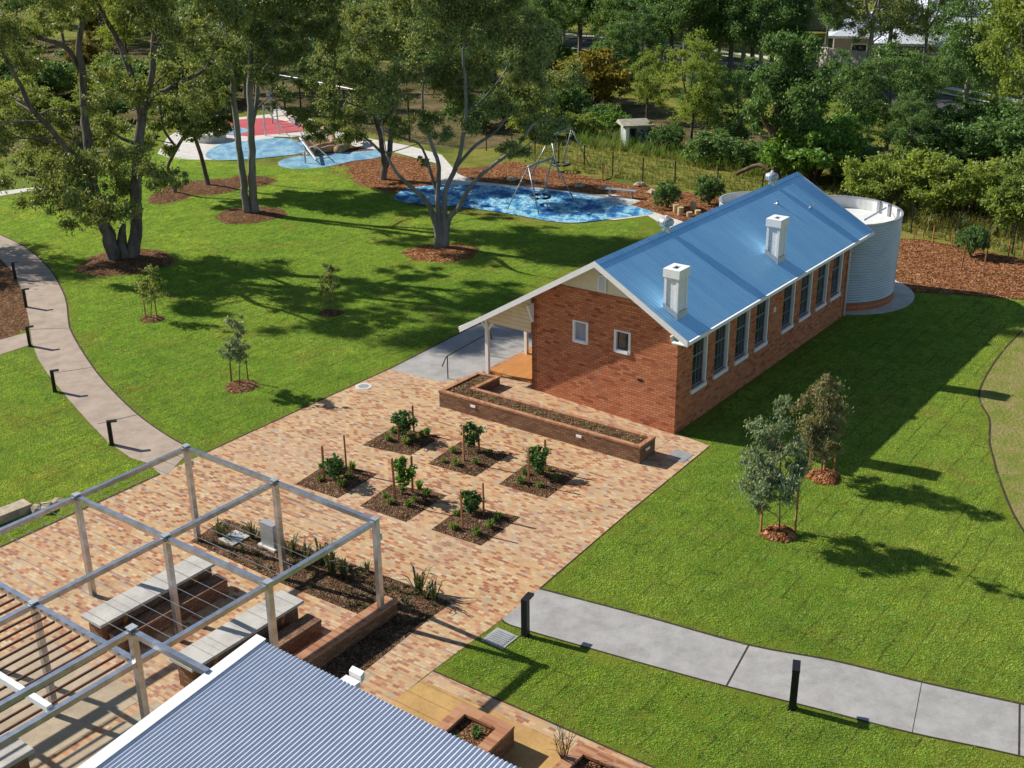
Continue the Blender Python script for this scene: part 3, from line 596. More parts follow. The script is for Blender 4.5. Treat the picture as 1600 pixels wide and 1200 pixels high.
for v0, v1 in GW:
    mb = MB(); t = .085; x0, x1 = -.03, .12
    mb.box(x0, x1, v0, v0 + t, GZ0, GZ1); mb.box(x0, x1, v1 - t, v1, GZ0, GZ1); mb.box(x0, x1, v0 + t, v1 - t, GZ1 - .05, GZ1); mb.box(x0 - .03, x1, v0 + t, v1 - t, GZ0, GZ0 + .11)
    w = P(mb, 'window', 'white'); mb = MB(); mb.box(.07, .08, v0 + t, v1 - t, GZ0 + .11, GZ1 - .05); mb.build('pane', 'glass' if v0 < 3 else 'curtain', w)
mb = MB(); mb.box(7.3, 7.42, -.05, -.002, 2.25, 2.45); P(mb, 'wall_light', 'white')
# chimneys
def chimney(a, v):
    zb = roofz(v - .25) - .25; zt = zb + 2.02; mb = MB(); x0, x1, y0, y1 = a, a + .58, v, v + .46
    mb.box(x0, x1, y0, y1, zb, zt - .28); c = P(mb, 'chimney', 'render')
    mb = MB()
    for b in ((x0 - .03, x0 + .06, y0 - .03, y0 + .06), (x1 - .06, x1 + .03, y0 - .03, y0 + .06), (x0 - .03, x0 + .06, y1 - .06, y1 + .03), (x1 - .06, x1 + .03, y1 - .06, y1 + .03)): mb.box(*b, zb, zt - .28)
    mb.build('quoin', 'white', c)
    mb = MB(); X0, X1, Y0, Y1 = x0 - .07, x1 + .07, y0 - .07, y1 + .07; q = .16
    mb.box(X0, X1, Y0, Y0 + q + .04, zt - .28, zt); mb.box(X0, X1, Y1 - q - .04, Y1, zt - .28, zt); mb.box(X0, X0 + q + .04, Y0 + q + .04, Y1 - q - .04, zt - .28, zt); mb.box(X1 - q - .04, X1, Y0 + q + .04, Y1 - q - .04, zt - .28, zt)
    mb.build('chimney_cap', 'white', c)
    mb = MB(); mb.box(X0 + .1, X1 - .1, Y0 + .1, Y1 - .1, zt - .3, zt - .06); mb.build('flue', 'dark', c)
    mb = MB(); mb.box(x0 - .045, x1 + .045, y0 - .045, y0 - .031, roofz(y0) - .1, roofz(y0) + .2)
    for X in (x0 - .045, x1 + .031): mb.extrude([(X, y0 - .03, roofz(y0)), (X, y1 + .04, roofz(y1 + .04)), (X, y1 + .04, roofz(y1 + .04) + .2), (X, y0 - .03, roofz(y0) + .2)], (.014, 0, 0))
    mb.build('flashing', 'tank', c)
chimney(.03, .12); chimney(7.55, .11)
# ridge ventilators
def ventilator(a):
    z = zr; mb = MB(); mb.lathe([(.17, -.12), (.13, .06), (.13, .16)], (a, VR, z), 16); v_ = P(mb, 'roof_ventilator', 'galv', smooth=True)
    mb = MB(); mb.lathe([(.13, .16), (.25, .2), (.27, .3), (.25, .4), (.14, .46), (.06, .47), (0.001, .48)], (a, VR, z), 16); mb.build('cowl', 'galv_dull', v_, smooth=True); mb = MB()
    for k in range(18):
        an = 2 * math.pi * k / 18; cx, sx = math.cos(an), math.sin(an); mb.add([(a + cx * .25, VR + sx * .25, z + .2), (a + cx * .285 - sx * .03, VR + sx * .285 + cx * .03, z + .3), (a + cx * .25, VR + sx * .25, z + .4), (a + cx * .265 - sx * .015, VR + sx * .265 + cx * .015, z + .3)], [(0, 1, 2), (0, 2, 3)])
    mb.build('fins', 'galv', v_)
    mb = MB(); mb.tube([(a, VR, z + .47), (a, VR, z + .54)], .05, 8); mb.build('cap', 'white', v_)
ventilator(4.09); ventilator(12.74)
for a, v in ((11.64, 2.07), (13.38, 1.34)):
    mb = MB(); mb.tube([(a, v, roofz(v) - .05), (a, v, roofz(v) + .16)], .04, 8); mb.lathe([(.09, -.02), (.05, .05)], (a, v, roofz(v)), 10); P(mb, 'vent_pipe', 'galv')
# verandah: posts, end boards, deck
mb = MB(); mb.extrude([(.02, 5.9, 2.38), (.02, 7.82, 2.38), (.02, 7.82, roofz(7.82) - .12), (.02, 5.9, roofz(5.9) - .12)], (.05, 0, 0)); P(mb, 'end_boards', 'boards')
for a in (.02, 2.45, 4.9, 7.3, 9.7, 12.1, 14.4):
    mb = MB(); mb.box(a, a + .13, 7.86, 7.99, .35, roofz(7.92) - .1)
    for s in (-1, 1):
        mb.extrude([(a + .03, 7.925 + s * .07, 2.05), (a + .03, 7.925 + s * .07, 2.2), (a + .03, 7.925 + s * .33, 2.52), (a + .03, 7.925 + s * .33, 2.40)], (.07, 0, 0))
    P(mb, 'verandah_post', 'white')
mb = MB(); mb.box(.0, 14.4, 7.86, 7.99, roofz(7.99) - .28, roofz(7.99) - .1); P(mb, 'verandah_beam', 'white')
mb = MB(); mb.box(.35, 14.4, WID + .003, 8.02, .05, .36); P(mb, 'deck', 'deck')
mb = MB(); mb.box(.1, 14.4, 8.02, 8.2, 0, .36); P(mb, 'deck_kerb', 'brick_cap')
mb = MB(); mb.box(3.0, 3.13, WID + .02, WID + .35, .36, 2.2); P(mb, 'door_frame', 'white')

# ramp path behind the planter, rising to the deck
mb = MB(); mb.add([(-1.55, -.1, .012), (-.003, -.1, .012), (-.003, 5.85, .26), (-1.55, 5.85, .26), (-.003, 7.4, .30), (-1.0, 7.4, .30), (.34, 5.86, .26), (.34, 7.4, .30), (-1.55, -.1, 0), (-1.55, 5.85, 0)],
                  [(0, 1, 2, 3), (3, 2, 4, 5), (2, 6, 7, 4), (8, 0, 3, 9)])
pr = mb.build('paved_ramp', 'paving'); pr.location = tuple(O); pr.rotation_euler = (0, 0, RZ); tag(pr, kind='structure')

# L-shaped brick planter
pl = thing('brick_planter', 'long L-shaped brown brick planter in front of the brick gable wall', 'planter', (0, 0, 0))
ZP = .62
def pxy(x, y): p = g(x, y, ZP); return (p[0], p[1])
outl = [pxy(*q) for q in ((686, 610), (1000, 698), (1024, 682), (743, 606), (781, 588), (746, 581))]
nl, nr, brr = (np.array(outl[k]) for k in (0, 1, 2)); dL = (nr - nl) / np.linalg.norm(nr - nl); dW = brr - nr; wl = np.linalg.norm(dW); dWn = dW / wl
def inset(poly, d):
    n = len(poly); ar = sum(poly[i][0] * poly[(i + 1) % n][1] - poly[(i + 1) % n][0] * poly[i][1] for i in range(n)); sg = 1 if ar > 0 else -1; out = []
    for i in range(n):
        p0, p1, p2 = (np.array(poly[j % n]) for j in (i - 1, i, i + 1))
        d1 = (p1 - p0) / np.linalg.norm(p1 - p0); d2 = (p2 - p1) / np.linalg.norm(p2 - p1); n1 = np.array([-d1[1], d1[0]]) * sg; n2 = np.array([-d2[1], d2[0]]) * sg
        out.append(tuple(p1 + d * (n1 + n2) / (1 + n1 @ n2)))
    return out
def walls(poly, z0, z1, th, name, m, parent, cap=None, capm='brick_cap', off=(0, 0, 0)):
    inn = inset(poly, th); n = len(poly); mb = MB()
    for i in range(n):
        j = (i + 1) % n; (a, b), (c_, d) = poly[i], poly[j]; (e, f), (h, k) = inn[i], inn[j]
        mb.quad((a, b, z0), (c_, d, z0), (c_, d, z1), (a, b, z1)); mb.quad((h, k, z0), (e, f, z0), (e, f, z1), (h, k, z1))
    mb.build(name, m, parent, off)
    o2 = inset(poly, -.012); i2 = inset(poly, th + .012); mb = MB()
    for i in range(n):
        j = (i + 1) % n; t0, t1 = z1, z1 + (cap or .07)
        mb.quad((*o2[i], t1), (*o2[j], t1), (*i2[j], t1), (*i2[i], t1)); mb.quad((*o2[i], t0), (*o2[j], t0), (*o2[j], t1), (*o2[i], t1)); mb.quad((*i2[j], t0), (*i2[i], t0), (*i2[i], t1), (*i2[j], t1)); mb.quad((*o2[j], t0), (*o2[i], t0), (*i2[i], t0), (*i2[j], t0))
    mb.build('coping', capm, parent, off); return inn
inn = walls(outl, 0, ZP - .07, .13, 'brick_wall', 'brick_brown', pl)
mb = MB(); mb.quad(*[(x, y, ZP - .05) for x, y in inn]); mb.build('soil', 'soil', pl)
dl3 = np.append(dL, 0); nn = np.array([dL[1], -dL[0], 0])
for k in (.185, .72):
    p = np.append(nl + dL * k * np.linalg.norm(nr - nl), .38)
    mb = MB(); mb.extrude([tuple(p + dl3 * -.10 + nn * .03 + np.array([0, 0, -.04])), tuple(p + dl3 * .10 + nn * .03 + np.array([0, 0, -.04])), tuple(p + dl3 * .10 + nn * .03 + np.array([0, 0, .04])), tuple(p + dl3 * -.10 + nn * .03 + np.array([0, 0, .04]))], tuple(-nn * .03))
    f_ = mb.build('wall_light', 'light', pl)
pe = np.append(nr + dWn * wl * .5, .38); w3 = np.append(dWn, 0); ne = dl3
mb = MB(); mb.extrude([tuple(pe - w3 * .12 + ne * .03 + np.array([0, 0, -.04])), tuple(pe + w3 * .12 + ne * .03 + np.array([0, 0, -.04])), tuple(pe + w3 * .12 + ne * .03 + np.array([0, 0, .04])), tuple(pe - w3 * .12 + ne * .03 + np.array([0, 0, .04]))], tuple(-ne * .03)); mb.build('wall_light', 'light', pl)

# ramp handrail
hr = thing('handrail', 'thin dark bent steel handrail on the grey ramp beside the verandah', 'handrail', (0, 0, 0))
b0, b1 = g(700, 592), g(762, 556)
up = np.array([0, 0, 1.]); dd = (b1 - b0) / np.linalg.norm(b1 - b0)
mb = MB(); mb.tube([b0 - dd * .35 + up * .62, b0 - dd * .1 + up * .88, b0 + up * .92, b1 + up * .92, b1 + dd * .25 + up * .85, b1 + dd * .3 + up * .6], .021, 6); mb.build('rail', 'black', hr)
for q in (b0, b1): mb = MB(); mb.tube([q, q + up * .91], .021, 6); mb.build('post', 'black', hr)

# ---------------------------------------------------------------- tank
def tank(a, v, R, H, label, pleat=True):
    t = thing('water_tank', label, 'water tank', av(a, v), RZ)
    mb = MB(); mb.lathe([(R + .02, 0), (R + .02, .38), (R - .2, .38)], n=64); mb.build('brick_plinth', 'brick', t)
    prof = []; n = int((H - .4) / .112)
    for i in range(n * 6 + 1):
        z = .39 + (H - .39) * i / (n * 6); prof.append((R + .022 * math.sin(2 * math.pi * i / 6), z))
    mb = MB(); mb.lathe(prof, n=96); mb.build('corrugated_shell', 'tank', t, smooth=True)
    mb = MB(); mb.lathe([(R - .05, H - .55), (R - .05, H)], n=64); mb.build('inner_wall', 'tank_in', t)
    mb = MB(); mb.lathe([(R - .055, H), (R + .045, H), (R + .045, H + .05), (R - .055, H + .05), (R - .055, H)], n=64); mb.build('rim', 'galv_dull', t)
    mb = MB(); mb.lathe([(0.001, H - .42), (R - .06, H - .48)], n=64); mb.build('lid', 'tank_in', t)
    return t
tk = tank(17.3, 1.6, 2.6, 3.78, 'large round grey corrugated steel water tank at far end of the schoolhouse')
for an in (-.62, -1.0, -.35):
    mb = MB(); x, y = 2.5 * math.cos(an), 2.5 * math.sin(an); mb.box(x - .06, x + .06, y - .06, y + .06, 3.3, 3.86); mb.build('bracket', 'galv', tk)
mb = MB(); mb.tube([(1.9, -1.35, 3.7), (-.6, -1.35, 3.7)], .04, 6); mb.build('inlet_pipe', 'galv', tk)
an = -.74; mb = MB(); x, y = 2.7 * math.cos(an), 2.7 * math.sin(an); mb.tube([(x, y, 0), (x, y, 3.75)], .06, 8); mb.build('downpipe', 'tank', tk)
tank(21.4, 7.6, 1.7, 2.55, 'smaller pale blue steel water tank hidden behind the schoolhouse ridge')
mb = MB(); mb.lathe([(0.001, .03), (3.3, .03), (3.3, 0)], n=64); o = mb.build('concrete_pad', 'conc_pale'); o.location = tuple(av(17.7, 1.5)); tag(o, kind='structure')

# ---------------------------------------------------------------- pergola
pg = thing('pergola', 'galvanised steel pergola frame with wires and brown slats over brick paving', 'pergola', O, RZ)
ZB = 2.9; S_ = .06
def beam(name, p, q, m='galv', s=S_, d=None):
    mb = MB(); p, q = np.array(p, float), np.array(q, float)
    if abs(p[0] - q[0]) > abs(p[1] - q[1]): mb.box(min(p[0], q[0]), max(p[0], q[0]), p[1] - s, p[1] + s, p[2] - s, p[2] + s)
    else: mb.box(p[0] - s, p[0] + s, min(p[1], q[1]), max(p[1], q[1]), p[2] - s, p[2] + s)
    return mb.build(name, m, pg)
AS = [-13.95, -17.42, -20.9, -24.4]; VS = [7.5, 4.0, .5]
for a in AS:
    for v in VS:
        tz = 3.72 if (a == -20.9 and v == .5) else ZB + .085
        mb = MB(); mb.box(a - .068, a + .068, v - .068, v + .068, 0, tz); po = mb.build('post', 'galv', pg)
        mb = MB(); mb.box(a - .09, a + .09, v - .09, v + .09, tz + .002, tz + .022); mb.build('cap_plate', 'galv_dull', po)
    for v0, v1 in ((7.5, 4.0), (4.0, .5)): beam('crossbeam', (a, v0 - .07, ZB), (a, v1 + .07, ZB))
for v in VS:
    for i in range(3): beam('beam', (AS[i] - .07, v, ZB), (AS[i + 1] + .07, v, ZB))
    beam('beam', (AS[3] - .087, v, ZB), (-29, v, ZB))
beam('upper_beam', (-20.99, .5, 3.62), (-29, .5, 3.62)); beam('upper_beam', (-20.9, .41, 3.62), (-20.9, -1.74, 3.62))
mb = MB(); mb.box(-22.86, -22.74, .58, 7.42, ZB + .0, ZB + .12); mb.build('crossbeam', 'white', pg)
for i in range(16):
    a = -14.35 - i * .43
    if min(abs(a - x) for x in AS) < .1: continue
    mb = MB(); mb.tube([(a, .57, ZB - .02), (a, 7.43, ZB - .02)], .0065, 4); mb.build('wire', 'galv', pg)
for i in range(23):
    v = .78 + i * .295
    if min(abs(v - x) for x in VS) < .11: continue
    mb = MB(); mb.box(-29, -20.99, v - .016, v + .016, ZB - .055, ZB - .005); mb.build('slat', 'slat', pg)
for a, v in ((-13.95, .5), (-13.95, 7.5)):
    mb = MB(); mb.box(a + .086, a + .15, v - .05, v + .05, 2.35, 2.5); mb.build('spotlight', 'galv_dull', pg)

# near corrugated roof
nr_ = thing('shelter_roof', 'low shelter with large white and navy striped corrugated steel roof, nearest the camera', 'shelter', O, RZ)
RA, RV0, RV1, RB = -19.68, -1.84, -16., -31.
def rz_(a): return 3.70 + (a - RA) * .1
mb = MB(); pitch = .092; nseg = int((RV0 - RV1) / pitch * 8); vs = []
for i in range(nseg + 1):
    v = RV0 - i * pitch / 8; h = .0165 * math.sin(2 * math.pi * i / 8); vs += [(RA, v, rz_(RA) + h), (RB, v, rz_(RB) + h)]
mb.add(vs, [(2 * i, 2 * i + 2, 2 * i + 3, 2 * i + 1) for i in range(nseg)])
mb.build('roof_sheet', 'roof_near', nr_, smooth=True)
mb = MB(); mb.extrude([(RA + .03, RV0 + .14, rz_(RA) + .055), (RB, RV0 + .14, rz_(RB) + .055), (RB, RV0 - .12, rz_(RB) + .055), (RA + .03, RV0 - .12, rz_(RA) + .055)], (0, 0, -.02))
mb.extrude([(RA + .03, RV0 + .14, rz_(RA) + .03), (RB, RV0 + .14, rz_(RB) + .03), (RB, RV0 + .14, rz_(RB) - .2), (RA + .03, RV0 + .14, rz_(RA) - .2)], (0, -.02, 0)); mb.build('barge_flashing', 'white', nr_)
mb = MB(); mb.box(RA - .3, RA - .2, RV1, RV0, 3.35, 3.55); mb.build('purlin', 'galv', nr_)
for a, v in ((-20.2, -8.3), (-20.2, -14), (-26, -8.3), (-26, -14)):
    mb = MB(); mb.box(a - .06, a + .06, v - .06, v + .06, 0, rz_(a) - .05); mb.build('post', 'galv', nr_)
p_ = toav(g(556, 1058, 3.4))
mb = MB(); mb.box(p_[0] - .3, p_[0] - .05, p_[1] - .16, p_[1] + .2, 3.28, 3.40); mb.extrude([(p_[0] - .02, p_[1] - .15, 3.33), (p_[0] - .02, p_[1] + .15, 3.33), (p_[0] - .02, p_[1] + .15, 3.50), (p_[0] - .02, p_[1] - .15, 3.50)], (.1, 0, .05)); mb.build('floodlight', 'white', nr_)

# tables and brick benches
def table(a0, a1, v0, v1, label, group='long concrete-topped tables under the pergola'):
    ca, cv = (a0 + a1) / 2, (v0 + v1) / 2; t = thing('picnic_table', label, 'table', av(ca, cv), RZ, group); la, lv = (a1 - a0) / 2, (v1 - v0) / 2
    mb = MB(); n = 4
    for i in range(n): mb.box(-la + 2 * la * i / n + .004, -la + 2 * la * (i + 1) / n - .004, -lv, lv, .68, .76)
    mb.build('tabletop', 'conc_top', t)
    mb = MB(); mb.box(-la + .10, la - .10, -lv + .14, lv - .14, 0, .68); mb.build('brick_base', 'brick_brown', t)
    for sx in (-.6, .6):
        mb = MB(); mb.extrude([(la * sx, -lv + .14, .3), (la * sx, -lv + .14, .66), (la * sx, -lv + .01, .66)], (.08, 0, 0)); mb.build('bracket', 'deck', t)
    return t
table(-18.8, -15.2, 5.12, 5.9, 'long concrete-topped table with brick base, beside the two-post pergola bay farthest from the striped roof')
table(-18.65, -15.15, 1.95, 2.75, 'long concrete-topped table with brick base, next to the striped corrugated roof')
table(-26, -22.3, 2.45, 3.5, 'dark brick table under the brown pergola slats in the bottom left corner')
def bench(a0, a1, v0, v1, label):
    t = thing('brick_bench', label, 'bench', av((a0 + a1) / 2, (v0 + v1) / 2), RZ, 'brick benches beside the tables'); la, lv = (a1 - a0) / 2, (v1 - v0) / 2
    mb = MB(); mb.box(-la, la, -lv, lv, 0, .38); mb.build('brick_base', 'brick_brown', t); mb = MB(); mb.box(-la - .01, la + .01, -lv - .01, lv + .01, .382, .46); mb.build('seat', 'brick_brown', t)
bench(-18.6, -15.3, 4.66, 5.10, 'low brown brick bench between the two concrete-topped tables')
bench(-18.5, -15.2, 1.34, 1.80, 'low brown brick bench beside the striped corrugated roof')

# garden bed under the pergola and its low wall
sheet('garden_bed', [(352, 811), (520, 870), (650, 918), (705, 943), (672, 966), (575, 1044), (500, 1100), (440, 1090), (612, 962), (575, 966), (440, 912), (298, 846)], 'soil', .014)
lw = thing('low_brick_wall', 'low orange brick garden wall running under the corner of the striped roof', 'wall', O, RZ)
mb = MB(); mb.box(-17.5, -13.45, .42, .78, 0, .36); mb.build('brick_wall', 'brick_brown', lw); mb = MB(); mb.box(-17.5, -13.43, .40, .80, .362, .43); mb.build('coping', 'brick_cap', lw)
# raised square planter bottom
rp = thing('brick_planter', 'low square brick planter on the sandy path beside the striped roof', 'planter', O, RZ)
pp = [tuple(toav(g(x, y, .55))[:2]) for x, y in ((722, 1098), (803, 1134))]
q0 = np.array(pp[0]); q1 = np.array(pp[1]); dq = q1 - q0; pq = np.array([-1.9, -.08]); poly = [tuple(q0), tuple(q1), tuple(q1 + pq), tuple(q0 + pq)]
inn2 = walls(poly, 0, .48, .26, 'brick_wall', 'brick_brown', rp); mb = MB(); mb.quad(*[(x, y, .42) for x, y in inn2[::-1]]); mb.build('soil', 'mulch', rp)
rp2 = thing('brick_planter', 'brick planter edge with bare shrub at bottom edge of the sandy path', 'planter', O, RZ)
c0 = toav(g(905, 1160, .35))[:2]; poly = [tuple(c0), tuple(c0 + np.array([.1, -1.9])), tuple(c0 + np.array([-2.2, -1.95])), tuple(c0 + np.array([-2.3, 0]))]
inn3 = walls(poly, 0, .28, .26, 'brick_wall', 'brick_brown', rp2); mb = MB(); mb.quad(*[(x, y, .24) for x, y in inn3[::-1]]); mb.build('soil', 'mulch', rp2)
# lids, grates
def disc_lid(px, py, r, label):
    t = thing('drain_cover', label, 'drain cover', g(px, py)); mb = MB(); mb.lathe([(r * .62, .016), (r, .016), (r, .006)], n=32); mb.build('concrete_surround', 'conc_pale', t)
    mb = MB(); mb.lathe([(0.001, .020), (r * .64, .020), (r * .64, .01)], n=32); mb.build('grate', 'galv_dull', t)
disc_lid(568, 604, .31, 'round grey drain cover set in the paving near the lawn corner')
dg = thing('drain_grate', 'square concrete drain pit with metal grate in lawn beside the grey path', 'drain cover', g(781, 998), RZ)
mb = MB(); mb.box(-.33, .33, -.33, .33, 0, .02); mb.build('concrete_surround', 'conc', dg); mb = MB()
for i in range(7): mb.box(-.24 + i * .075, -.20 + i * .075, -.25, .25, .026, .04)
mb.build('grate', 'galv_dull', dg)
lidp = thing('pit_lid', 'flat grey steel pit lid set in paving beside the planter end', 'pit lid', av(-1.35, -.95), RZ); mb = MB(); mb.box(-.35, .4, -.32, .32, 0, .017); mb.build('lid', 'galv_dull', lidp)
lid2 = thing('pit_lid', 'square concrete pit lid in the garden bed under the pergola wires', 'pit lid', g(366, 842), RZ); mb = MB(); mb.box(-.32, .32, -.3, .3, 0, .05); mb.build('surround', 'conc_top', lid2); mb = MB(); mb.box(-.2, .2, -.2, .2, .051, .06); mb.build('lid', 'galv_dull', lid2)
bx = thing('power_pillar', 'dark grey upright electrical pillar in the garden bed behind the pergola wires', 'electrical box', g(423, 855), RZ)
mb = MB(); mb.box(-.1, .1, -.26, .26, .08, .78); mb.build('cabinet', 'galv_dull', bx); mb = MB(); mb.box(-.18, .18, -.34, .34, 0, .08); mb.build('concrete_base', 'conc_pale', bx)
# left retaining block and stones
kb = thing('retaining_kerb', 'timber-coloured stone kerb in the lawn at the left edge beyond the pergola', 'kerb', (0, 0, 0))
k0, k1 = g(52, 800), g(-60, 845); d_ = (k1 - k0) / np.linalg.norm(k1 - k0); n_ = np.array([-d_[1], d_[0], 0])
mb = MB(); mb.extrude([tuple(k0), tuple(k0 - n_ * .5), tuple(k1 - n_ * .5), tuple(k1)], (0, 0, .28)); mb.build('block', 'rock', kb)
def rock(px, py, s, label, grp='stones beside the stone kerb'):
    me = MB(); n = 10; r_ = random.Random(px * 7 + py); vs = []; fs = []
    for i in range(5):
        th = math.pi * i / 4
        for k in range(n):
            a = 2 * math.pi * k / n; rr = s * (1 + r_.uniform(-.22, .22)); vs.append((rr * math.sin(th) * math.cos(a) * 1.2, rr * math.sin(th) * math.sin(a), max(-.02, rr * math.cos(th) * .6 + s * .2)))
    for i in range(4):
        for k in range(n): fs.append((i * n + k, (i + 1) * n + k, (i + 1) * n + (k + 1) % n, i * n + (k + 1) % n))
    me.add(vs, fs); o = me.build('stone', 'rock'); o.location = tuple(g(px, py)); return tag(o, label, 'stone', grp)
rock(65, 799, .32, 'grey flat stone next to the end of the stone kerb'); rock(79, 790, .17, 'small brown stone between the grey and the yellow stone'); rock(93, 786, .2, 'small yellow sandstone lump on the lawn behind the pergola beam')

# ---------------------------------------------------------------- bollards
def bollard(label, group, px, py, rz, s=1.):
    t = thing('bollard_light', label, 'bollard light', g(px, py), rz, group, s); mb = MB(); mb.box(-.075, .075, -.075, .075, 0, .94); mb.build('post', 'black', t)
    mb = MB(); mb.box(-.075, .30, -.08, .08, .942, 1.0); h = mb.build('head', 'black', t); mb = MB(); mb.box(.05, .27, -.045, .045, .93, .941); mb.build('lens', 'light', h); mb = MB(); mb.box(-.1, .1, -.1, .1, 0, .012); mb.build('base_plate', 'black', t); return t
gl = 'bollard lights along the curved path'
b0_ = bollard('black L-shaped bollard light nearest the pergola on the curved path', gl, 175, 695, math.radians(15), .88)
for (px, py, rz, lb) in ((86, 612, 20, 'black L-shaped bollard light with a lone shadow line just behind it on the curved path'), (47, 541, 25, 'black L-shaped bollard light where the side path leaves the curved path'), (41, 480, 30, 'black L-shaped bollard light at the middle of the mulch bed edge'), (24, 436, 30, 'black L-shaped bollard light at the far end of the mulch bed edge')):
    dup(b0_, g(px, py), math.radians(rz), .85, lb)
gr = 'bollard lights beside the straight grey path'
bollard('black bollard light at the corner of the brick paving and straight grey path', gr, 821, 993, math.radians(62), 1.06)
dup(b0_, g(1238, 1107), math.radians(75), 1.08, 'black bollard light standing alone in grass along the straight grey path', gr)

# ---------------------------------------------------------------- leaves and trees
def leaf_cloud(clumps, n_total, L, Wd, rng, droop=.35, shell=.45, flat=.75, squash_r=True):
    c = np.array([k[:3] for k in clumps], float); r = np.array([k[3] for k in clumps], float)
    w = r ** 2; w /= w.sum(); idx = rng.choice(len(r), n_total, p=w)
    d = rng.normal(size=(n_total, 3)); d /= np.linalg.norm(d, axis=1)[:, None]
    rad = np.minimum(np.abs(rng.normal(size=n_total)) * .62 + rng.random(n_total) * .25, 1.9)
    pos = c[idx] + d * (r[idx] * rad)[:, None] * np.array([1, 1, flat])
    t = rng.normal(size=(n_total, 3)); t[:, 2] -= droop * 2; t /= np.linalg.norm(t, axis=1)[:, None]
    s = np.cross(t, rng.normal(size=(n_total, 3))); s /= np.linalg.norm(s, axis=1)[:, None] + 1e-9
    l = L * rng.uniform(.6, 1.35, n_total)[:, None]; ww = Wd * rng.uniform(.6, 1.3, n_total)[:, None]
    v = np.stack([pos - t * l * .5, pos + s * ww * .5 - t * l * .05, pos + t * l * .5, pos - s * ww * .5 - t * l * .05], 1).reshape(-1, 3)
    return v
def leaf_obj(name, v, m, parent):
    n = len(v) // 4; me = fast_mesh(name, v, np.arange(len(v)), np.full(n, 4)); me.materials.append(M[m]); o = bpy.data.objects.new(name, me); S.collection.objects.link(o); o.parent = parent; return o
def wobble(p, q, r_, k=.08, n=5):
    p, q = np.asarray(p, float), np.asarray(q, float); L = np.linalg.norm(q - p); out = []
    for i in range(n + 1):
        t = i / n; w = math.sin(math.pi * t) * L * k; out.append(p + (q - p) * t + np.array([r_.uniform(-1, 1), r_.uniform(-1, 1), r_.uniform(-.5, .8)]) * w * .6)
    return out
def branches_to(mb, trunk_pts, trunk_rad, clumps, r_, every=1, frac=.5):
    tp = np.array(trunk_pts); tr = np.array(trunk_rad)
    for k in clumps[::every]:
        c = np.array(k[:3]); d = np.linalg.norm(tp - c, axis=1) + np.maximum(0, tp[:, 2] - c[2] + .3) * 2.5 + np.where(tr > tr.max() * .8, 1.5, 0)
        j = int(d.argmin()); r0 = max(.02, tr[j] * frac); pts = wobble(tp[j], c, r_, .12, 4); mb.tube(pts, list(np.linspace(r0, r0 * .22 + .006, 5)), 5, False)
        for _ in range(3):
            e = c + np.array([r_.uniform(-1, 1), r_.uniform(-1, 1), r_.uniform(-.3, .9)]) * k[3] * .75; mb.tube(wobble(pts[3], e, r_, .1, 2), [r0 * .3, r0 * .18, .006], 4, False)
# trees traced from the picture: each given in pixels on an upright plane through its base
def picture_tree(name, label, base, stems, clumps, n_leaf, leafm='leaf_gum', barkm='bark_dark', L=.30, Wd=.13, depth=3., seed=1, fill=1, group=None, every=1, cat='tree', droop=.35, shell=.45, rs=.62):
    zmin = .7 if cat == 'tree' else .12
    b = g(*base); hd = np.array([b[0], b[1], 0]); hd /= np.linalg.norm(hd); r_ = random.Random(seed); rng = np.random.default_rng(seed)
    def W_(px, py, dy=0.): return onpl(px, py, b + hd * dy, hd) - b
    sc = np.linalg.norm(W_(base[0] + 100, base[1]) - W_(base[0], base[1])) / 100
    t = thing(name, label, cat, b, 0, group); mb = MB(); TP = []; TR = []
    for st in stems:
        pts = [W_(p[0], p[1], p[3] if len(p) > 3 else 0.) for p in st]; rad = [p[2] * sc * rs for p in st]
        k = smooth_open(pts, 4); rr = list(np.interp(np.linspace(0, len(pts) - 1, len(k)), range(len(pts)), rad)); k = [p + np.array([r_.uniform(-1, 1), r_.uniform(-1, 1), 0]) * q * .18 for p, q in zip(k, rr)]
        mb.tube(k, rr, 9); TP += k; TR += rr
    cl = []
    for (px, py, pr_) in clumps:
        for _ in range(fill):
            dy = r_.uniform(-depth, depth); c_ = W_(px + r_.uniform(-.3, .3) * pr_ * (fill > 1), py + r_.uniform(-.3, .3) * pr_ * (fill > 1), dy)
            if c_[2] > zmin: cl.append((*c_, pr_ * sc * r_.uniform(.75, 1.1)))
    branches_to(mb, TP, TR, cl, r_, every)
    # every clump breaks into smaller sprays
    sp = []
    for c_ in cl:
        for _ in range(9):
            d = rng.normal(size=3); d /= np.linalg.norm(d); q = c_[3] * rng.uniform(.35, 1.25); sp.append((c_[0] + d[0] * q, c_[1] + d[1] * q, max(zmin, c_[2] + d[2] * q * .8), c_[3] * rng.uniform(.25, .6)))
    mb.build('trunk', barkm, t, smooth=True); leaf_obj('crown', leaf_cloud(sp, n_leaf, L, Wd, rng, droop, shell), leafm, t); return t
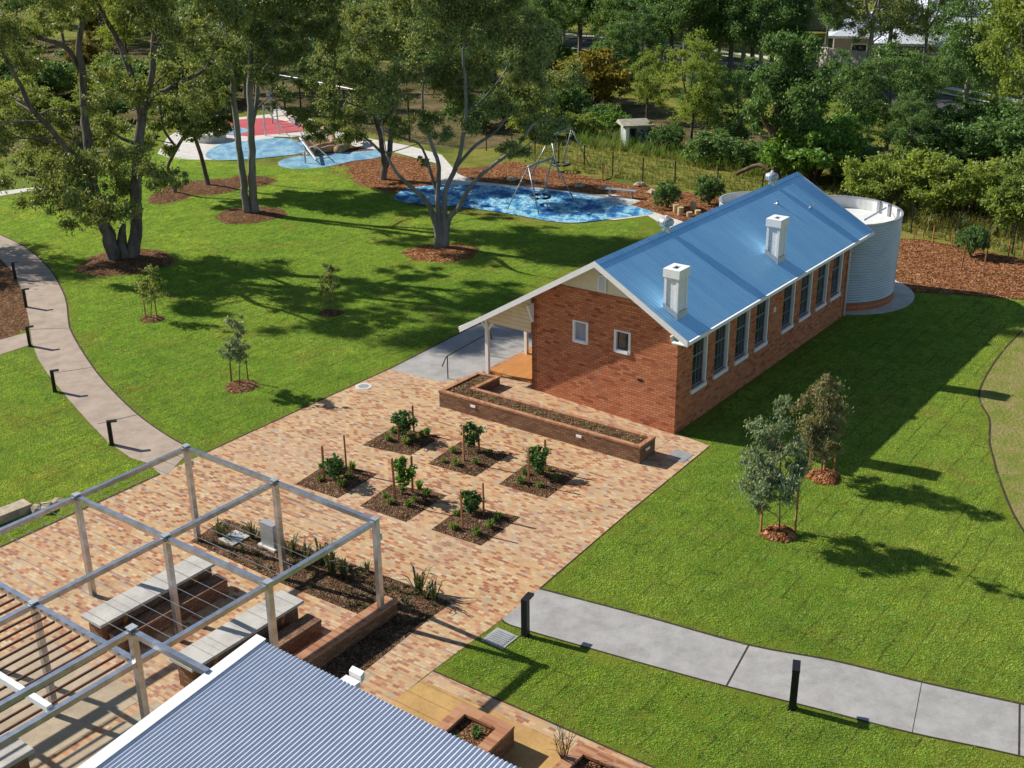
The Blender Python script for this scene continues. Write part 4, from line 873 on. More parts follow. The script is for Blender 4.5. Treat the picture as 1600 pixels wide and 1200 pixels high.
picture_tree('gum_tree', 'big twin-trunked gum with dense low foliage in the mulch ring nearest the curved path', (195, 405),
    [[(183, 412, 17), (172, 375, 14), (160, 345, 12), (146, 290, 10, -.5), (138, 230, 9, -.5), (132, 180, 8), (129, 115, 7), (122, 75, 6), (130, 20, 5), (128, -60, 3)],
     [(129, 115, 5), (100, 72, 5, .5), (60, 58, 4, 1), (20, 25, 3, 1.4)], [(146, 290, 6, -.5), (90, 215, 5, -1), (50, 170, 5, -1.5), (30, 130, 4, -1.5), (5, 85, 3, -2)],
     [(207, 408, 14), (213, 355, 12), (213, 300, 11), (214, 245, 10), (221, 180, 9, .3), (207, 125, 7, .4), (190, 75, 6, .5), (165, 30, 4, .8), (145, -10, 3)],
     [(221, 172, 7), (238, 110, 6), (240, 60, 5), (248, 15, 4), (262, -40, 3)], [(221, 176, 7), (250, 148, 6, -.5), (285, 128, 5, -1), (320, 110, 3, -1.5)], [(196, 405, 13), (190, 370, 9), (194, 350, 4)]],
    [(90, 292, 42), (140, 330, 38), (70, 255, 40), (130, 272, 45), (195, 290, 32), (110, 215, 45), (180, 240, 40), (243, 268, 36), (270, 285, 20), (40, 205, 40), (15, 150, 38), (60, 305, 26), (175, 330, 30), (100, 320, 26), (165, 200, 40),
     (30, 100, 34), (75, 40, 34), (20, 40, 40), (120, 10, 36), (175, 105, 26), (205, 140, 32), (255, 60, 34), (270, 110, 34), (220, 20, 44), (285, 160, 32), (60, -30, 50), (150, -40, 55), (250, -40, 55), (300, 60, 34), (100, -100, 60), (200, -110, 60), (280, -110, 50), (-20, 60, 40), (-30, 190, 30), (330, -60, 55), (360, 20, 36), (150, 160, 30), (0, 220, 34), (20, 270, 28), (330, -150, 50), (180, -190, 60), (90, -180, 55), (-40, -60, 60), (300, 130, 24)],
    175000, depth=3.8, seed=3, droop=.4, rs=.8, L=.19, Wd=.07)
picture_tree('gum_tree', 'tall grey two-stemmed gum in its own small mulch ring left of the blue surfaces', (392, 334),
    [[(386, 336, 11), (381, 290, 9), (374, 230, 8), (367, 170, 7), (362, 110, 6, -.3), (352, 50, 5, -.4), (345, 0, 4), (335, -60, 3)], [(398, 336, 11), (395, 280, 10), (393, 220, 9), (391, 150, 8), (392, 90, 7), (395, 30, 6), (400, -40, 4)],
     [(394, 200, 6), (402, 150, 5, .4), (405, 120, 5, .5), (425, 95, 4, .6), (445, 72, 3, .8)], [(391, 145, 5), (410, 60, 4, -.5), (430, 40, 3, -.8)]],
    [(350, 60, 38), (400, 40, 42), (440, 90, 34), (330, 120, 32), (430, 145, 26), (370, 0, 46), (450, 30, 42), (320, 25, 38), (400, -50, 60), (470, -20, 46), (468, 85, 28), (352, 150, 22), (310, 80, 30), (340, -60, 50), (480, 50, 30), (415, 110, 24), (500, -60, 55), (430, -130, 60), (350, -140, 60), (510, 20, 34), (300, -40, 40), (490, 110, 22)],
    105000, depth=3.2, seed=5, barkm='bark_pale', every=1, L=.19, Wd=.07)
picture_tree('gum_tree', 'pale fan-stemmed gum with wide olive crown in the reddish mulch ring at lawn centre', (690, 388),
    [[(685, 390, 9), (683, 360, 9), (678, 338, 8), (664, 312, 6, -.4), (640, 290, 5, -.8), (618, 268, 4, -1.2), (604, 240, 3, -1.4)], [(689, 388, 9), (688, 350, 8), (684, 310, 6), (686, 262, 5, .3), (680, 240, 5, .5), (668, 205, 4, .8), (660, 160, 3, 1.), (664, 110, 2, 1.2)],
     [(694, 388, 9), (695, 345, 8), (696, 300, 6), (712, 262, 6), (720, 235, 5), (728, 180, 4.5), (727, 130, 4), (724, 80, 3), (735, 30, 2)], [(696, 388, 9), (699, 345, 8), (716, 325, 6, -.5), (738, 288, 5, -1), (770, 258, 4.5, -1.3), (805, 232, 4, -1.6), (832, 196, 3, -2), (860, 176, 2, -2.2)],
     [(712, 262, 4), (742, 228, 4, .5), (775, 205, 3, 1), (800, 172, 2.5, 1.5)], [(728, 180, 3), (760, 150, 3, .8), (790, 110, 2.5, 1.2), (800, 70, 2, 1.4)], [(684, 310, 4), (660, 232, 3, 1.6), (630, 216, 3, 2), (600, 205, 2, 2.2)]],
    [(620, 60, 40), (680, 40, 46), (740, 30, 46), (790, 60, 40), (640, 120, 38), (700, 100, 42), (760, 105, 42), (820, 110, 36), (600, 150, 34), (660, 185, 28), (720, 165, 32), (780, 160, 34), (830, 175, 34), (855, 215, 18), (570, 110, 40), (700, -10, 46), (770, -15, 42), (640, -15, 42), (805, 230, 18), (590, 40, 36), (660, 250, 12), (840, 140, 34), (625, 200, 20), (860, 190, 20), (700, -90, 55), (780, -90, 50), (620, -80, 50), (850, 60, 36), (880, 120, 26), (740, 200, 24), (690, 210, 20)],
    150000, depth=3.8, seed=8, barkm='bark_pale', fill=1, L=.18, Wd=.065)
picture_tree('gum_tree', 'gum with dark hollow-based trunk standing in red mulch behind the fan-stemmed tree', (598, 280),
    [[(598, 284, 9), (601, 262, 8), (598, 235, 7), (592, 205, 6, -.4), (585, 180, 5, -.6), (580, 150, 4)], [(603, 262, 7), (609, 235, 7), (612, 200, 6), (614, 165, 5), (620, 130, 4), (625, 90, 3)], [(598, 240, 4), (570, 215, 3, .8), (540, 205, 2, 1.2)]],
    [(500, 150, 32), (540, 190, 34), (490, 205, 24), (560, 130, 38), (590, 175, 34), (530, 95, 36), (620, 120, 32), (475, 130, 24), (560, 60, 36), (545, 215, 16), (500, 110, 28), (575, 20, 40), (525, 40, 34), (470, 180, 18), (620, 60, 34)],
    75000, depth=3., seed=13, every=1, L=.2, Wd=.08)
picture_tree('gum_tree', 'thin leaning dark gum at the left end of the shared mulch strip', (274, 303),
    [[(274, 305, 5), (270, 275, 5), (262, 262, 4.5), (276, 232, 4.5), (290, 212, 4), (312, 200, 3.5, .3), (335, 202, 3, .5), (345, 185, 2.5, .6)], [(276, 232, 3.5), (255, 200, 3), (250, 165, 2.5), (252, 120, 2)]],
    [(300, 170, 28), (330, 150, 30), (252, 140, 30), (270, 110, 28), (310, 110, 28), (240, 190, 22), (230, 220, 16), (300, 205, 18), (345, 205, 16), (262, 235, 16), (320, 190, 22)], 20000, depth=2., seed=17, L=.23, Wd=.1)
picture_tree('gum_tree', 'leaning brown-trunked gum at the right of the shared mulch strip by the concrete planter', (324, 291),
    [[(326, 292, 6), (320, 265, 5.5), (312, 235, 5), (302, 210, 4.5), (295, 190, 4), (285, 150, 3.5), (290, 100, 3), (285, 50, 2)], [(302, 210, 3), (318, 180, 3, .6), (330, 150, 2.5, .8), (345, 110, 2)]],
    [(290, 120, 30), (330, 130, 30), (280, 70, 36), (325, 80, 34), (350, 150, 22), (300, 30, 36), (275, 180, 20), (310, 180, 22), (350, 190, 16), (360, 110, 26)], 24000, depth=2.2, seed=19, L=.23, Wd=.1)
picture_tree('gum_tree', 'slender dark young gum just behind the tall two-stemmed gum', (379, 284), [[(379, 285, 3), (372, 240, 2.6), (364, 190, 2.4), (356, 140, 2), (345, 90, 1.6)]], [(350, 80, 26), (340, 110, 24), (362, 60, 24), (330, 60, 22)], 12000, depth=1.5, seed=23, L=.23, Wd=.1)

# generic trees
def gum_proto(name, H, seed, leafm, barkm, n_leaf, spread=.36, low=.35, ncl=16, L=.25, Wd=.12, forks=3):
    r_ = random.Random(seed); rng = np.random.default_rng(seed); t = thing(name, name, 'tree'); mb = MB(); TP = []; TR = []; R0 = H * .017 + .03
    fork = H * r_.uniform(.3, .45); p0 = wobble((0, 0, 0), (r_.uniform(-.3, .3), r_.uniform(-.3, .3), fork), r_, .03, 4); rr = list(np.linspace(R0, R0 * .72, 5)); mb.tube(p0, rr, 8); TP += p0; TR += rr
    for k in range(forks):
        a = 2 * math.pi * k / forks + r_.uniform(-.5, .5); e = np.array([math.cos(a) * H * spread * .55, math.sin(a) * H * spread * .55, H * r_.uniform(.78, .95)])
        p = wobble(p0[-1], e, r_, .07, 6); rr = list(np.linspace(R0 * .6, R0 * .12, 7)); mb.tube(p, rr, 6); TP += p; TR += rr
    cl = []
    for k in range(ncl):
        z = H * (low + (1 - low) * (k + .5) / ncl); w = math.sin(math.pi * min(1, max(.12, ((z / H) - low * .8) / (1.02 - low * .8)))) ** .7; a = k * 2.4 + r_.uniform(-.4, .4); q = H * spread * w * r_.uniform(.35, 1.)
        cl.append((math.cos(a) * q, math.sin(a) * q, z, H * r_.uniform(.095, .16)))
    branches_to(mb, TP, TR, cl, r_); sp = []
    for c_ in cl:
        for _ in range(6):
            d = rng.normal(size=3); d /= np.linalg.norm(d); q = c_[3] * rng.uniform(.3, 1.3); sp.append((c_[0] + d[0] * q, c_[1] + d[1] * q, c_[2] + d[2] * q * .8, c_[3] * rng.uniform(.3, .65)))
    mb.build('trunk', barkm, t, smooth=True); leaf_obj('crown', leaf_cloud(sp, n_leaf, L, Wd, rng), leafm, t); return t
def bush_proto(name, seed, leafm, n_leaf, Hh=1., ncl=26, L=.055, Wd=.03, sp_=.85, cat='bush'):
    r_ = random.Random(seed); rng = np.random.default_rng(seed); t = thing(name, name, cat); mb = MB(); cl = []
    for k in range(ncl):
        d = np.array([r_.gauss(0, 1), r_.gauss(0, 1), abs(r_.gauss(0, .8))]); d /= np.linalg.norm(d); q = r_.uniform(.55, .95); cl.append((d[0] * q * sp_ * .62, d[1] * q * sp_ * .62, .30 + d[2] * q * .62 * Hh, r_.uniform(.13, .24)))
    cl += [(r_.uniform(-.3, .3), r_.uniform(-.3, .3), r_.uniform(.25, .55), .28) for _ in range(5)]
    for k in range(5): a = k * 1.3; mb.tube(wobble((0, 0, -.02), (math.cos(a) * .3, math.sin(a) * .3, .5), r_, .08, 3), [.03, .022, .015, .008], 5, False)
    s2 = []
    for c_ in cl:
        for _ in range(6):
            d = rng.normal(size=3); d /= np.linalg.norm(d); q = c_[3] * rng.uniform(.4, 1.); s2.append((c_[0] + d[0] * q, c_[1] + d[1] * q, max(.06, c_[2] + d[2] * q), c_[3] * rng.uniform(.25, .5)))
    mb.build('stem', 'bark_brown', t, smooth=True); leaf_obj('crown', leaf_cloud(s2, n_leaf, L, Wd, rng, .1), leafm, t); return t
protos = {}
def place(kind, px, py, size, label, group=None, cat=None, rz=None, sx=1.):
    p = g(px, py); rz = random.uniform(0, 6.28) if rz is None else rz
    base = protos[kind][0]; sc = size / protos[kind][1]; s3 = (sc * sx, sc * sx, sc)
    if not base.get('used'):
        base['used'] = 1; base.location = tuple(p); base.rotation_euler = (0, 0, rz); base.scale = s3; tag(base, label, cat, group)
        return base
    o = dup(base, p, rz, s3, label, group, cat)
    return o
protos['gumA'] = (gum_proto('gum_tree', 14, 31, 'leaf_dark', 'bark_pale', 30000, .26, .30, 20), 14)
protos['gumB'] = (gum_proto('gum_tree', 14, 37, 'leaf_gum', 'bark_pale', 30000, .30, .36, 18), 14)
protos['gumC'] = (gum_proto('gum_tree', 12, 41, 'leaf_dark', 'bark_dark', 30000, .36, .18, 22), 12)
protos['gumD'] = (gum_proto('gum_tree', 13, 43, 'leaf_olive', 'bark_dark', 26000, .30, .28, 17), 13)
protos['tall'] = (gum_proto('gum_tree', 15, 47, 'leaf_dark', 'bark_pale', 26000, .17, .38, 17, forks=2), 15)
protos['bushD'] = (bush_proto('bush', 51, 'leaf_dark', 13000), 1.)
protos['bushB'] = (bush_proto('bush', 53, 'leaf_bright', 13000), 1.)
protos['bushO'] = (bush_proto('bush', 55, 'leaf_olive', 22000, L=.045, Wd=.022), 1.)
protos['bushY'] = (bush_proto('bush', 57, 'leaf_yellow', 12000), 1.)
GW_ = 'gum trees of the wood behind the playground'
far_lab = 'dark tall gum in the wood across the top of the view behind the road'
# far row
for i, x in enumerate((20, 110, 200, 300, 400, 480, 560, 640, 720, 790, 850, 905, 960, 1015, 1075, 1130, 1185)):
    place(('gumA', 'tall', 'gumB', 'gumC')[i % 4], x, 38 + (i % 3) * 9 + x * .012, 14 + (i * 7 % 5), far_lab, 'far row of gums along the top of the view')
for x, y, k, h in ((-30, 70, 'gumC', 12), (60, 62, 'gumA', 13), (160, 66, 'gumB', 12), (255, 70, 'gumC', 11), (350, 78, 'gumA', 12), (610, 88, 'gumB', 12), (690, 96, 'gumA', 12), (755, 100, 'gumC', 11), (1250, 62, 'tall', 13), (1300, 60, 'gumB', 9), (1620, 75, 'gumA', 14), (1230, 40, 'gumA', 12)): place(k, x, y, h, far_lab, 'far row of gums along the top of the view')
mid_lab = 'mid-green slender gum between the road and the playground fence'
for x, y, k, h in ((880, 92, 'tall', 11), (955, 105, 'tall', 12), (1000, 112, 'tall', 12.5), (1030, 118, 'tall', 12), (1090, 118, 'tall', 13), (1120, 124, 'gumA', 12), (1160, 130, 'tall', 13), (1185, 136, 'tall', 12), (830, 112, 'gumC', 9), (820, 150, 'gumC', 8), (905, 98, 'tall', 12), (930, 84, 'tall', 13), (975, 96, 'tall', 13), (1015, 104, 'tall', 13.5), (1050, 108, 'gumA', 13), (1068, 126, 'tall', 12), (1105, 112, 'tall', 13), (1140, 118, 'tall', 13.5), (1175, 112, 'gumA', 13), (1205, 122, 'tall', 13), (860, 80, 'gumA', 13), (1000, 140, 'gumC', 7), (960, 140, 'gumC', 6), (1225, 118, 'tall', 12)):
    place(k, x, y, h, mid_lab, GW_)
dk = 'dense dark gum in the thicket left of the fan-stemmed tree behind the tall fence'
for x, y, k, h in ((430, 118, 'gumC', 9), (470, 112, 'gumA', 10), (400, 145, 'gumC', 9), (385, 165, 'gumA', 8), (580, 112, 'gumA', 10), (640, 125, 'gumC', 9), (700, 140, 'gumC', 8.5), (760, 165, 'gumC', 7), (530, 140, 'gumC', 5.5), (490, 160, 'gumC', 5), (570, 170, 'gumD', 5)): place(k, x, y, h, dk, 'dark gums of the thicket behind the tall fence')
place('gumD', 1078, 232, 7.2, 'yellow-green bushy tree right of the old concrete shed', cat='tree', sx=1.0)
place('gumC', 1150, 236, 5.6, 'dark bushy tree immediately right of the yellow-green tree by the shed', cat='tree')
place('gumC', 1105, 205, 5.2, 'dark leafy tree half hidden behind the yellow-green tree by the shed', cat='tree')
place('gumD', 1010, 190, 5.2, 'light green leafy tree above the old concrete shed', cat='tree')
place('gumC', 1320, 242, 6.2, 'dark spreading tree behind the bright green bush', cat='tree')
place('gumC', 1385, 235, 6.6, 'dark broad tree at the middle of the thicket right of the roof apex', cat='tree', sx=1.15)
place('gumD', 1335, 205, 4, 'olive green tree rising behind the dark thicket below the road', cat='tree')
place('gumC', 1445, 228, 6.4, 'dark tree left of the pale multi-stemmed gum beside the road', cat='tree')
place('gumC', 1420, 262, 4.5, 'low dark tree behind the two round olive bushes', cat='tree')
place('gumB', 1355, 142, 13, 'tall thin gum standing in front of the cream wall', cat='tree')
place('tall', 1385, 118, 13.5, 'tall gum with bent brown trunk beside the white roofs', cat='tree')
place('tall', 1535, 60, 10, 'bare-stemmed thin gum in front of the far white roof', cat='tree')
place('gumA', 1505, 196, 12, 'pale multi-stemmed gum leaning over the road edge', cat='tree')
place('tall', 1290, 92, 11, 'slim gum left of the cream wall, tallest there', cat='tree')
place('gumB', 1440, 118, 10, 'airy gum between the cream wall and the pale multi-stemmed gum', cat='tree')
place('tall', 1560, 118, 11, 'slim gum in front of the road bend at far right', cat='tree')
place('gumD', 1596, 222, 14, 'tall olive gum at the right edge beside the road', cat='tree')
place('gumB', 1665, 210, 10, 'olive gum cut by the right edge of the view', cat='tree')
picture_tree('gum_tree', 'stout brown-trunked leafy tree right behind the roof ridge ventilator', (1212, 284), [[(1212, 290, 9), (1211, 250, 8), (1210, 215, 7), (1212, 180, 6), (1225, 140, 4), (1240, 100, 3)], [(1211, 215, 5), (1190, 180, 4), (1180, 140, 3)], [(1205, 268, 5), (1185, 258, 4, .4), (1150, 272, 4, .8)]],
    [(1200, 130, 34), (1240, 110, 38), (1270, 150, 34), (1180, 165, 28), (1230, 165, 36), (1265, 85, 30), (1290, 120, 24), (1220, 70, 26), (1195, 190, 22), (1250, 190, 26)], 36000, 'leaf_dark', 'bark_brown', depth=2.4, seed=61, L=.23, Wd=.11, rs=.9)
# bushes
place('bushO', 1388, 332, 4.3, 'round olive-green bush nearest the roof apex', cat='bush', sx=1.05)
place('bushO', 1498, 348, 4.4, 'widest round olive-green bush, middle of the three at right', cat='bush', sx=1.15)
place('bushO', 1594, 362, 4.6, 'round olive-green bush cut by the right edge of the view', cat='bush')
place('bushB', 1272, 285, 5.4, 'bright green leafy bush behind the roof apex', cat='bush', sx=1.05)
place('bushB', 1235, 278, 3.2, 'bright green low bush beside the stout brown trunk', cat='bush')
place('bushY', 925, 170, 5.6, 'yellow-leaved bushy tree left of the shed', cat='tree', sx=1.1)
place('bushD', 868, 185, 3.6, 'dark rounded bush left of the yellow-leaved tree', cat='bush', sx=1.2)
place('bushD', 1040, 235, 2.2, 'low dark bush right beside the old concrete shed', cat='bush')
place('bushB', 865, 105, 3, 'light green bush by the road between slender gums', cat='bush', sx=1.3)
place('bushY', 165, 62, 4.5, 'yellow-green bush far behind the twin-trunked gum', cat='bush')
place('bushY', 135, 110, 3.5, 'yellowing bush seen through the twin-trunked gum', cat='bush')
for x, y, s, k in ((840, 215, 2.8, 'bushO'), (905, 215, 2.2, 'bushO'), (1175, 262, 2.2, 'bushD'), (1345, 290, 2.8, 'bushD'), (1440, 300, 3, 'bushD'), (1310, 270, 3, 'bushD'), (1470, 255, 3.6, 'bushD'), (1545, 262, 3.8, 'bushD'), (1520, 240, 4, 'bushD'), (1600, 262, 4.2, 'bushD'), (1560, 228, 3.5, 'bushD'), (790, 190, 3, 'bushD'), (740, 200, 3, 'bushD'), (940, 195, 2, 'bushD'), (960, 205, 1.8, 'bushB'), (1120, 256, 2.6, 'bushD')):
    place(k, x, y, s, 'low scrub bush in the rough ground between the fence and the wood', 'scrub bushes in the rough ground', 'bush', sx=1.3)
for x, y, s in ((20, 135, 4), (75, 150, 4), (215, 150, 4), (330, 160, 3.5), (310, 170, 3), (170, 190, 2.5), (255, 185, 3)): place('bushD', x, y, s, 'dark bush beyond the lawn, seen through the twin-trunked gum', 'dark bushes beyond the lawn on the left', 'bush', sx=1.3)
for x, y, s in ((-40, 215, 2.4), (10, 205, 2.2), (60, 215, 1.8), (110, 190, 2.2), (150, 165, 2.4), (60, 175, 2.2), (290, 182, 1.8), (240, 160, 3), (120, 150, 3), (180, 135, 3.5), (30, 165, 3), (270, 140, 4), (-60, 160, 4)): place('bushO', x, y, s, 'olive scrub bush at the far left edge of the lawn', 'olive scrub bushes on the far left', 'bush', sx=1.4)
for x, y, s, k in ((30, 95, 9, 'gumC'), (100, 75, 10, 'gumA'), (250, 100, 9, 'gumB'), (330, 110, 9, 'gumC'), (200, 100, 9, 'gumD'), (-60, 120, 11, 'gumC')): place(k, x, y, s, 'gum far beyond the lawn on the left', 'gums far beyond the lawn on the left', 'tree')
place('gumB', -260, 372, 11, 'gum outside the left edge of the view, its shadow crossing the curved path')

# young planted trees with stakes
def sapling(label, base, top, clumps, n, leafm, stakes, seed, L=.12, Wd=.036, stem=2., group='young staked trees on the lawn'):
    b = g(*base); clumps = [(x, y, r * 1.2) for x, y, r in clumps]; n = int(n * (2.6 if stem > 1.5 else 1.7)); picture_tree('young_tree', label, base, [[(base[0], base[1], stem), (base[0] + 1, (base[1] + top) / 2, stem * .8), (base[0] + 3, top + 12, stem * .4)]], clumps, n, leafm, 'bark_brown', L, Wd, (clumps[0][2] * .02), seed, 1, group, 1, 'young tree', .7, .6)
STG = 'timber stakes holding young trees'
stake_p = None
def stake(px, py, top_py, label, group=STG):
    global stake_p
    b = g(px, py); hd = np.array([b[0], b[1], 0]); hd /= np.linalg.norm(hd); h = onpl(px, top_py, b, hd)[2]
    if stake_p is None:
        mb = MB(); mb.box(-.022, .022, -.022, .022, 0, .97); mb.add([(-.022, -.022, .97), (.022, -.022, .97), (.022, .022, .97), (-.022, .022, .97), (0, 0, 1.)], [(0, 1, 4), (1, 2, 4), (2, 3, 4), (3, 0, 4)]); stake_p = mb.build('tree_stake', 'timber'); o = stake_p
    else: o = stake_p.copy(); S.collection.objects.link(o)
    o.location = tuple(b); o.scale = (1.15, 1.15, h); o.rotation_euler = (random.uniform(-.03, .03), random.uniform(-.03, .03), random.uniform(0, 1.5)); return tag(o, label, 'stake', group)
sapling('blue-green young tree with drooping leaves, nearest on the right lawn', (1218, 838), 620, [(1215, 745, 30), (1190, 720, 26), (1240, 725, 24), (1210, 700, 30), (1180, 745, 18), (1235, 760, 20), (1200, 670, 22), (1220, 650, 14), (1225, 625, 9), (1185, 785, 16), (1242, 700, 16), (1195, 760, 24), (1170, 715, 14)], 6500, 'leaf_blue', [], 71)
sapling('rusty-green young tree standing beside the building shadow edge', (1284, 748), 590, [(1275, 640, 24), (1290, 670, 24), (1260, 660, 16), (1300, 640, 18), (1285, 610, 18), (1290, 595, 12), (1255, 625, 12), (1280, 700, 20), (1300, 700, 16), (1262, 690, 16)], 5500, 'leaf_rust', [], 73)
sapling('thin young tree in the small mulch ring near the twin-trunked gum', (236, 500), 412, [(232, 450, 14), (242, 440, 14), (235, 425, 10), (228, 465, 10), (245, 460, 10), (240, 418, 8)], 1000, 'leaf_gum', [], 75, .12, .05, 1.2)
sapling('thin young tree in a mulch ring on the open lawn above the paving', (374, 606), 492, [(366, 540, 14), (372, 520, 14), (368, 505, 11), (356, 550, 10), (380, 555, 10), (370, 560, 14), (384, 540, 8)], 1900, 'leaf_blue', [], 77, .12, .05, 1.3)
sapling('thin young tree standing in the dappled shade left of the schoolhouse', (515, 492), 412, [(512, 440, 12), (518, 425, 11), (508, 455, 12), (522, 450, 9), (512, 418, 8)], 1300, 'leaf_gum', [], 79, .12, .05, 1.2)
nearest_l = [(1188, 833, 790, 'timber stake left of the blue-green young tree trunk'), (1242, 830, 760, 'timber stake right of the blue-green young tree trunk'), (1264, 733, 690, 'tall pale stake left of the rusty-green young tree'), (1303, 738, 690, 'stake right of the rusty-green young tree'), (1287, 742, 705, 'short stake in front of the rusty-green young tree'),
 (228, 498, 462, 'stake left of the thin tree near the twin-trunked gum'), (246, 498, 462, 'stake right of the thin tree near the twin-trunked gum'), (362, 598, 560, 'stake left of the thin tree on the open lawn'), (388, 597, 560, 'reddish stake right of the thin tree on the open lawn'), (505, 490, 452, 'stake left of the thin tree in the dappled shade'), (522, 490, 452, 'stake right of the thin tree in the dappled shade')]
for s_ in nearest_l: stake(*s_)
for i, (x, y, tp) in enumerate(((1428, 374, 357), (1457, 380, 352), (1442, 372, 360), (1486, 385, 357), (1502, 422, 384), (1536, 428, 391), (1542, 400, 358), (1575, 404, 372), (1596, 410, 375), (1583, 408, 384), (942, 282, 254), (948, 280, 258), (901, 262, 244))):
    stake(x, y, tp, 'bare timber stake in the red mulch along the wire fence', 'bare stakes along the wire fence')

# ---------------------------------------------------------------- six square beds on the paving
def tuft_mesh(n, h, seed, wd=.012, spread=.55):
    rng = np.random.default_rng(seed); a = rng.uniform(0, 6.28, n); q = rng.uniform(.02, .06, n); tip = rng.uniform(.25, 1., n) * spread * h; hh = h * rng.uniform(.6, 1.1, n)
    b = np.stack([np.cos(a) * q, np.sin(a) * q, np.zeros(n)], 1); m_ = np.stack([np.cos(a) * (q + tip * .45), np.sin(a) * (q + tip * .45), hh * .75], 1); t = np.stack([np.cos(a) * (q + tip), np.sin(a) * (q + tip), hh * rng.uniform(.6, 1., n)], 1)
    s = np.stack([-np.sin(a), np.cos(a), 0 * a], 1) * wd
    v = np.stack([b - s, b + s, m_ + s * .8, m_ - s * .8, t], 1).reshape(-1, 3); L = []; Z = []
    for i in range(n): o = i * 5; L += [o, o + 1, o + 2, o + 3, o + 3, o + 2, o + 4]; Z += [4, 3]
    return v, L, Z
tm = fast_mesh('grass_tuft', *tuft_mesh(110, .30, 5)); tm.materials.append(M['leaf_grass'])
def tuft(px, py, label, group, s=1.):
    o = bpy.data.objects.new('grass_tuft', tm); S.collection.objects.link(o); o.location = tuple(g(px, py)); o.scale = (s * 1.25,) * 3; o.rotation_euler = (0, 0, random.uniform(0, 6)); return tag(o, label, 'grass tuft', group)
beds = [
 dict(n='planted bed nearest the lawn corner', c=[(566, 696), (617, 666), (689, 684), (640, 712)], st=[(647, 676, 632), (623, 690, 662)], sh=(629, 684, 638, 15), tf=[(608, 691), (634, 696), (659, 684), (615, 678), (668, 680), (645, 690)]),
 dict(n='planted bed at the middle of the back row', c=[(668, 725), (720, 690), (795, 711), (742, 745)], st=[(725, 723, 664), (749, 708, 680)], sh=(737, 704, 655, 15), tf=[(709, 709), (694, 724), (713, 729), (743, 727), (766, 710), (732, 699)]),
 dict(n='planted bed nearest the long brick planter end', c=[(779, 757), (830, 720), (905, 740), (854, 779)], st=[(826, 757, 703), (852, 736, 686)], sh=(840, 742, 691, 17), tf=[(814, 757), (843, 763), (858, 738), (821, 744), (868, 752)]),
 dict(n='planted bed nearest the pergola', c=[(462, 757), (515, 722), (590, 741), (527, 779)], st=[(507, 752, 695), (542, 738, 679)], sh=(521, 752, 707, 16), tf=[(500, 754), (551, 735), (548, 748), (535, 762)]),
 dict(n='planted bed at the middle of the front row', c=[(562, 791), (612, 757), (699, 774), (634, 816)], st=[(618, 787, 715), (645, 772, 711)], sh=(628, 778, 707, 15), tf=[(602, 779), (610, 790), (637, 793), (667, 776), (655, 764), (648, 786)]),
 dict(n='planted bed farthest from the lawn corner', c=[(674, 828), (725, 790), (813, 808), (751, 853)], st=[(723, 829, 770), (756, 808, 753)], sh=(736, 808, 762, 15), tf=[(713, 807), (709, 829), (745, 838), (778, 813), (766, 826)])]
for bi, bd in enumerate(beds):
    mb = MB(); cs = [g(*p) for p in bd['c']]; cen = sum(cs) / 4; n = 8
    grid = [[(cs[0] * (1 - u) * (1 - w) + cs[1] * u * (1 - w) + cs[2] * u * w + cs[3] * (1 - u) * w) for u in np.linspace(0, 1, n)] for w in np.linspace(0, 1, n)]
    vs = []
    for i in range(n):
        for j in range(n): e = min(i, j, n - 1 - i, n - 1 - j); p = grid[i][j]; vs.append((p[0], p[1], .012 if e == 0 else .03 + min(e, 2) * .02 + random.uniform(-.012, .02)))
    fs = [(i * n + j, i * n + j + 1, (i + 1) * n + j + 1, (i + 1) * n + j) for i in range(n - 1) for j in range(n - 1)]
    if np.cross(cs[1] - cs[0], cs[3] - cs[0])[2] < 0: fs = [f[::-1] for f in fs]
    mb.add(vs, fs); tag(mb.build('garden_bed', 'soil', smooth=True), kind='structure')
    for k, (x, y, tp) in enumerate(bd['st']): stake(x, y, tp, ('front' if k == 0 else 'back') + ' timber stake in the ' + bd['n'], 'timber stakes in the square beds')
    x, y, tp, rw = bd['sh']; h = y - tp
    cl = [(x - rw * .5, tp + h * .33, rw * .8), (x + rw * .5, tp + h * .4, rw * .8), (x, tp + h * .2, rw * .5), (x - rw * .3, tp + h * .62, rw * .5), (x + rw * .35, tp + h * .65, rw * .5), (x, tp + h * .5, rw * .6), (x + rw * .1, tp + h * .8, rw * .35)]
    picture_tree('shrub', ('tall narrow yellow-green' if bi == 4 else 'glossy dark green') + ' shrub in the ' + bd['n'], (x, y), [[(x, y, 1.), (x + 1, y - h * .5, .7), (x, y - h * .85, .4)]], cl, 1700, 'leaf_gloss' if bi != 4 else 'leaf_bright', 'bark_brown', .115, .062, .22, 100 + bi, 1, 'staked shrubs in the square beds', 1, 'shrub', -.2, .8)
    for (x, y) in bd['tf']: tuft(x, y, 'small grass tuft in the ' + bd['n'], 'grass tufts in the ' + bd['n'], random.uniform(.55, .9))
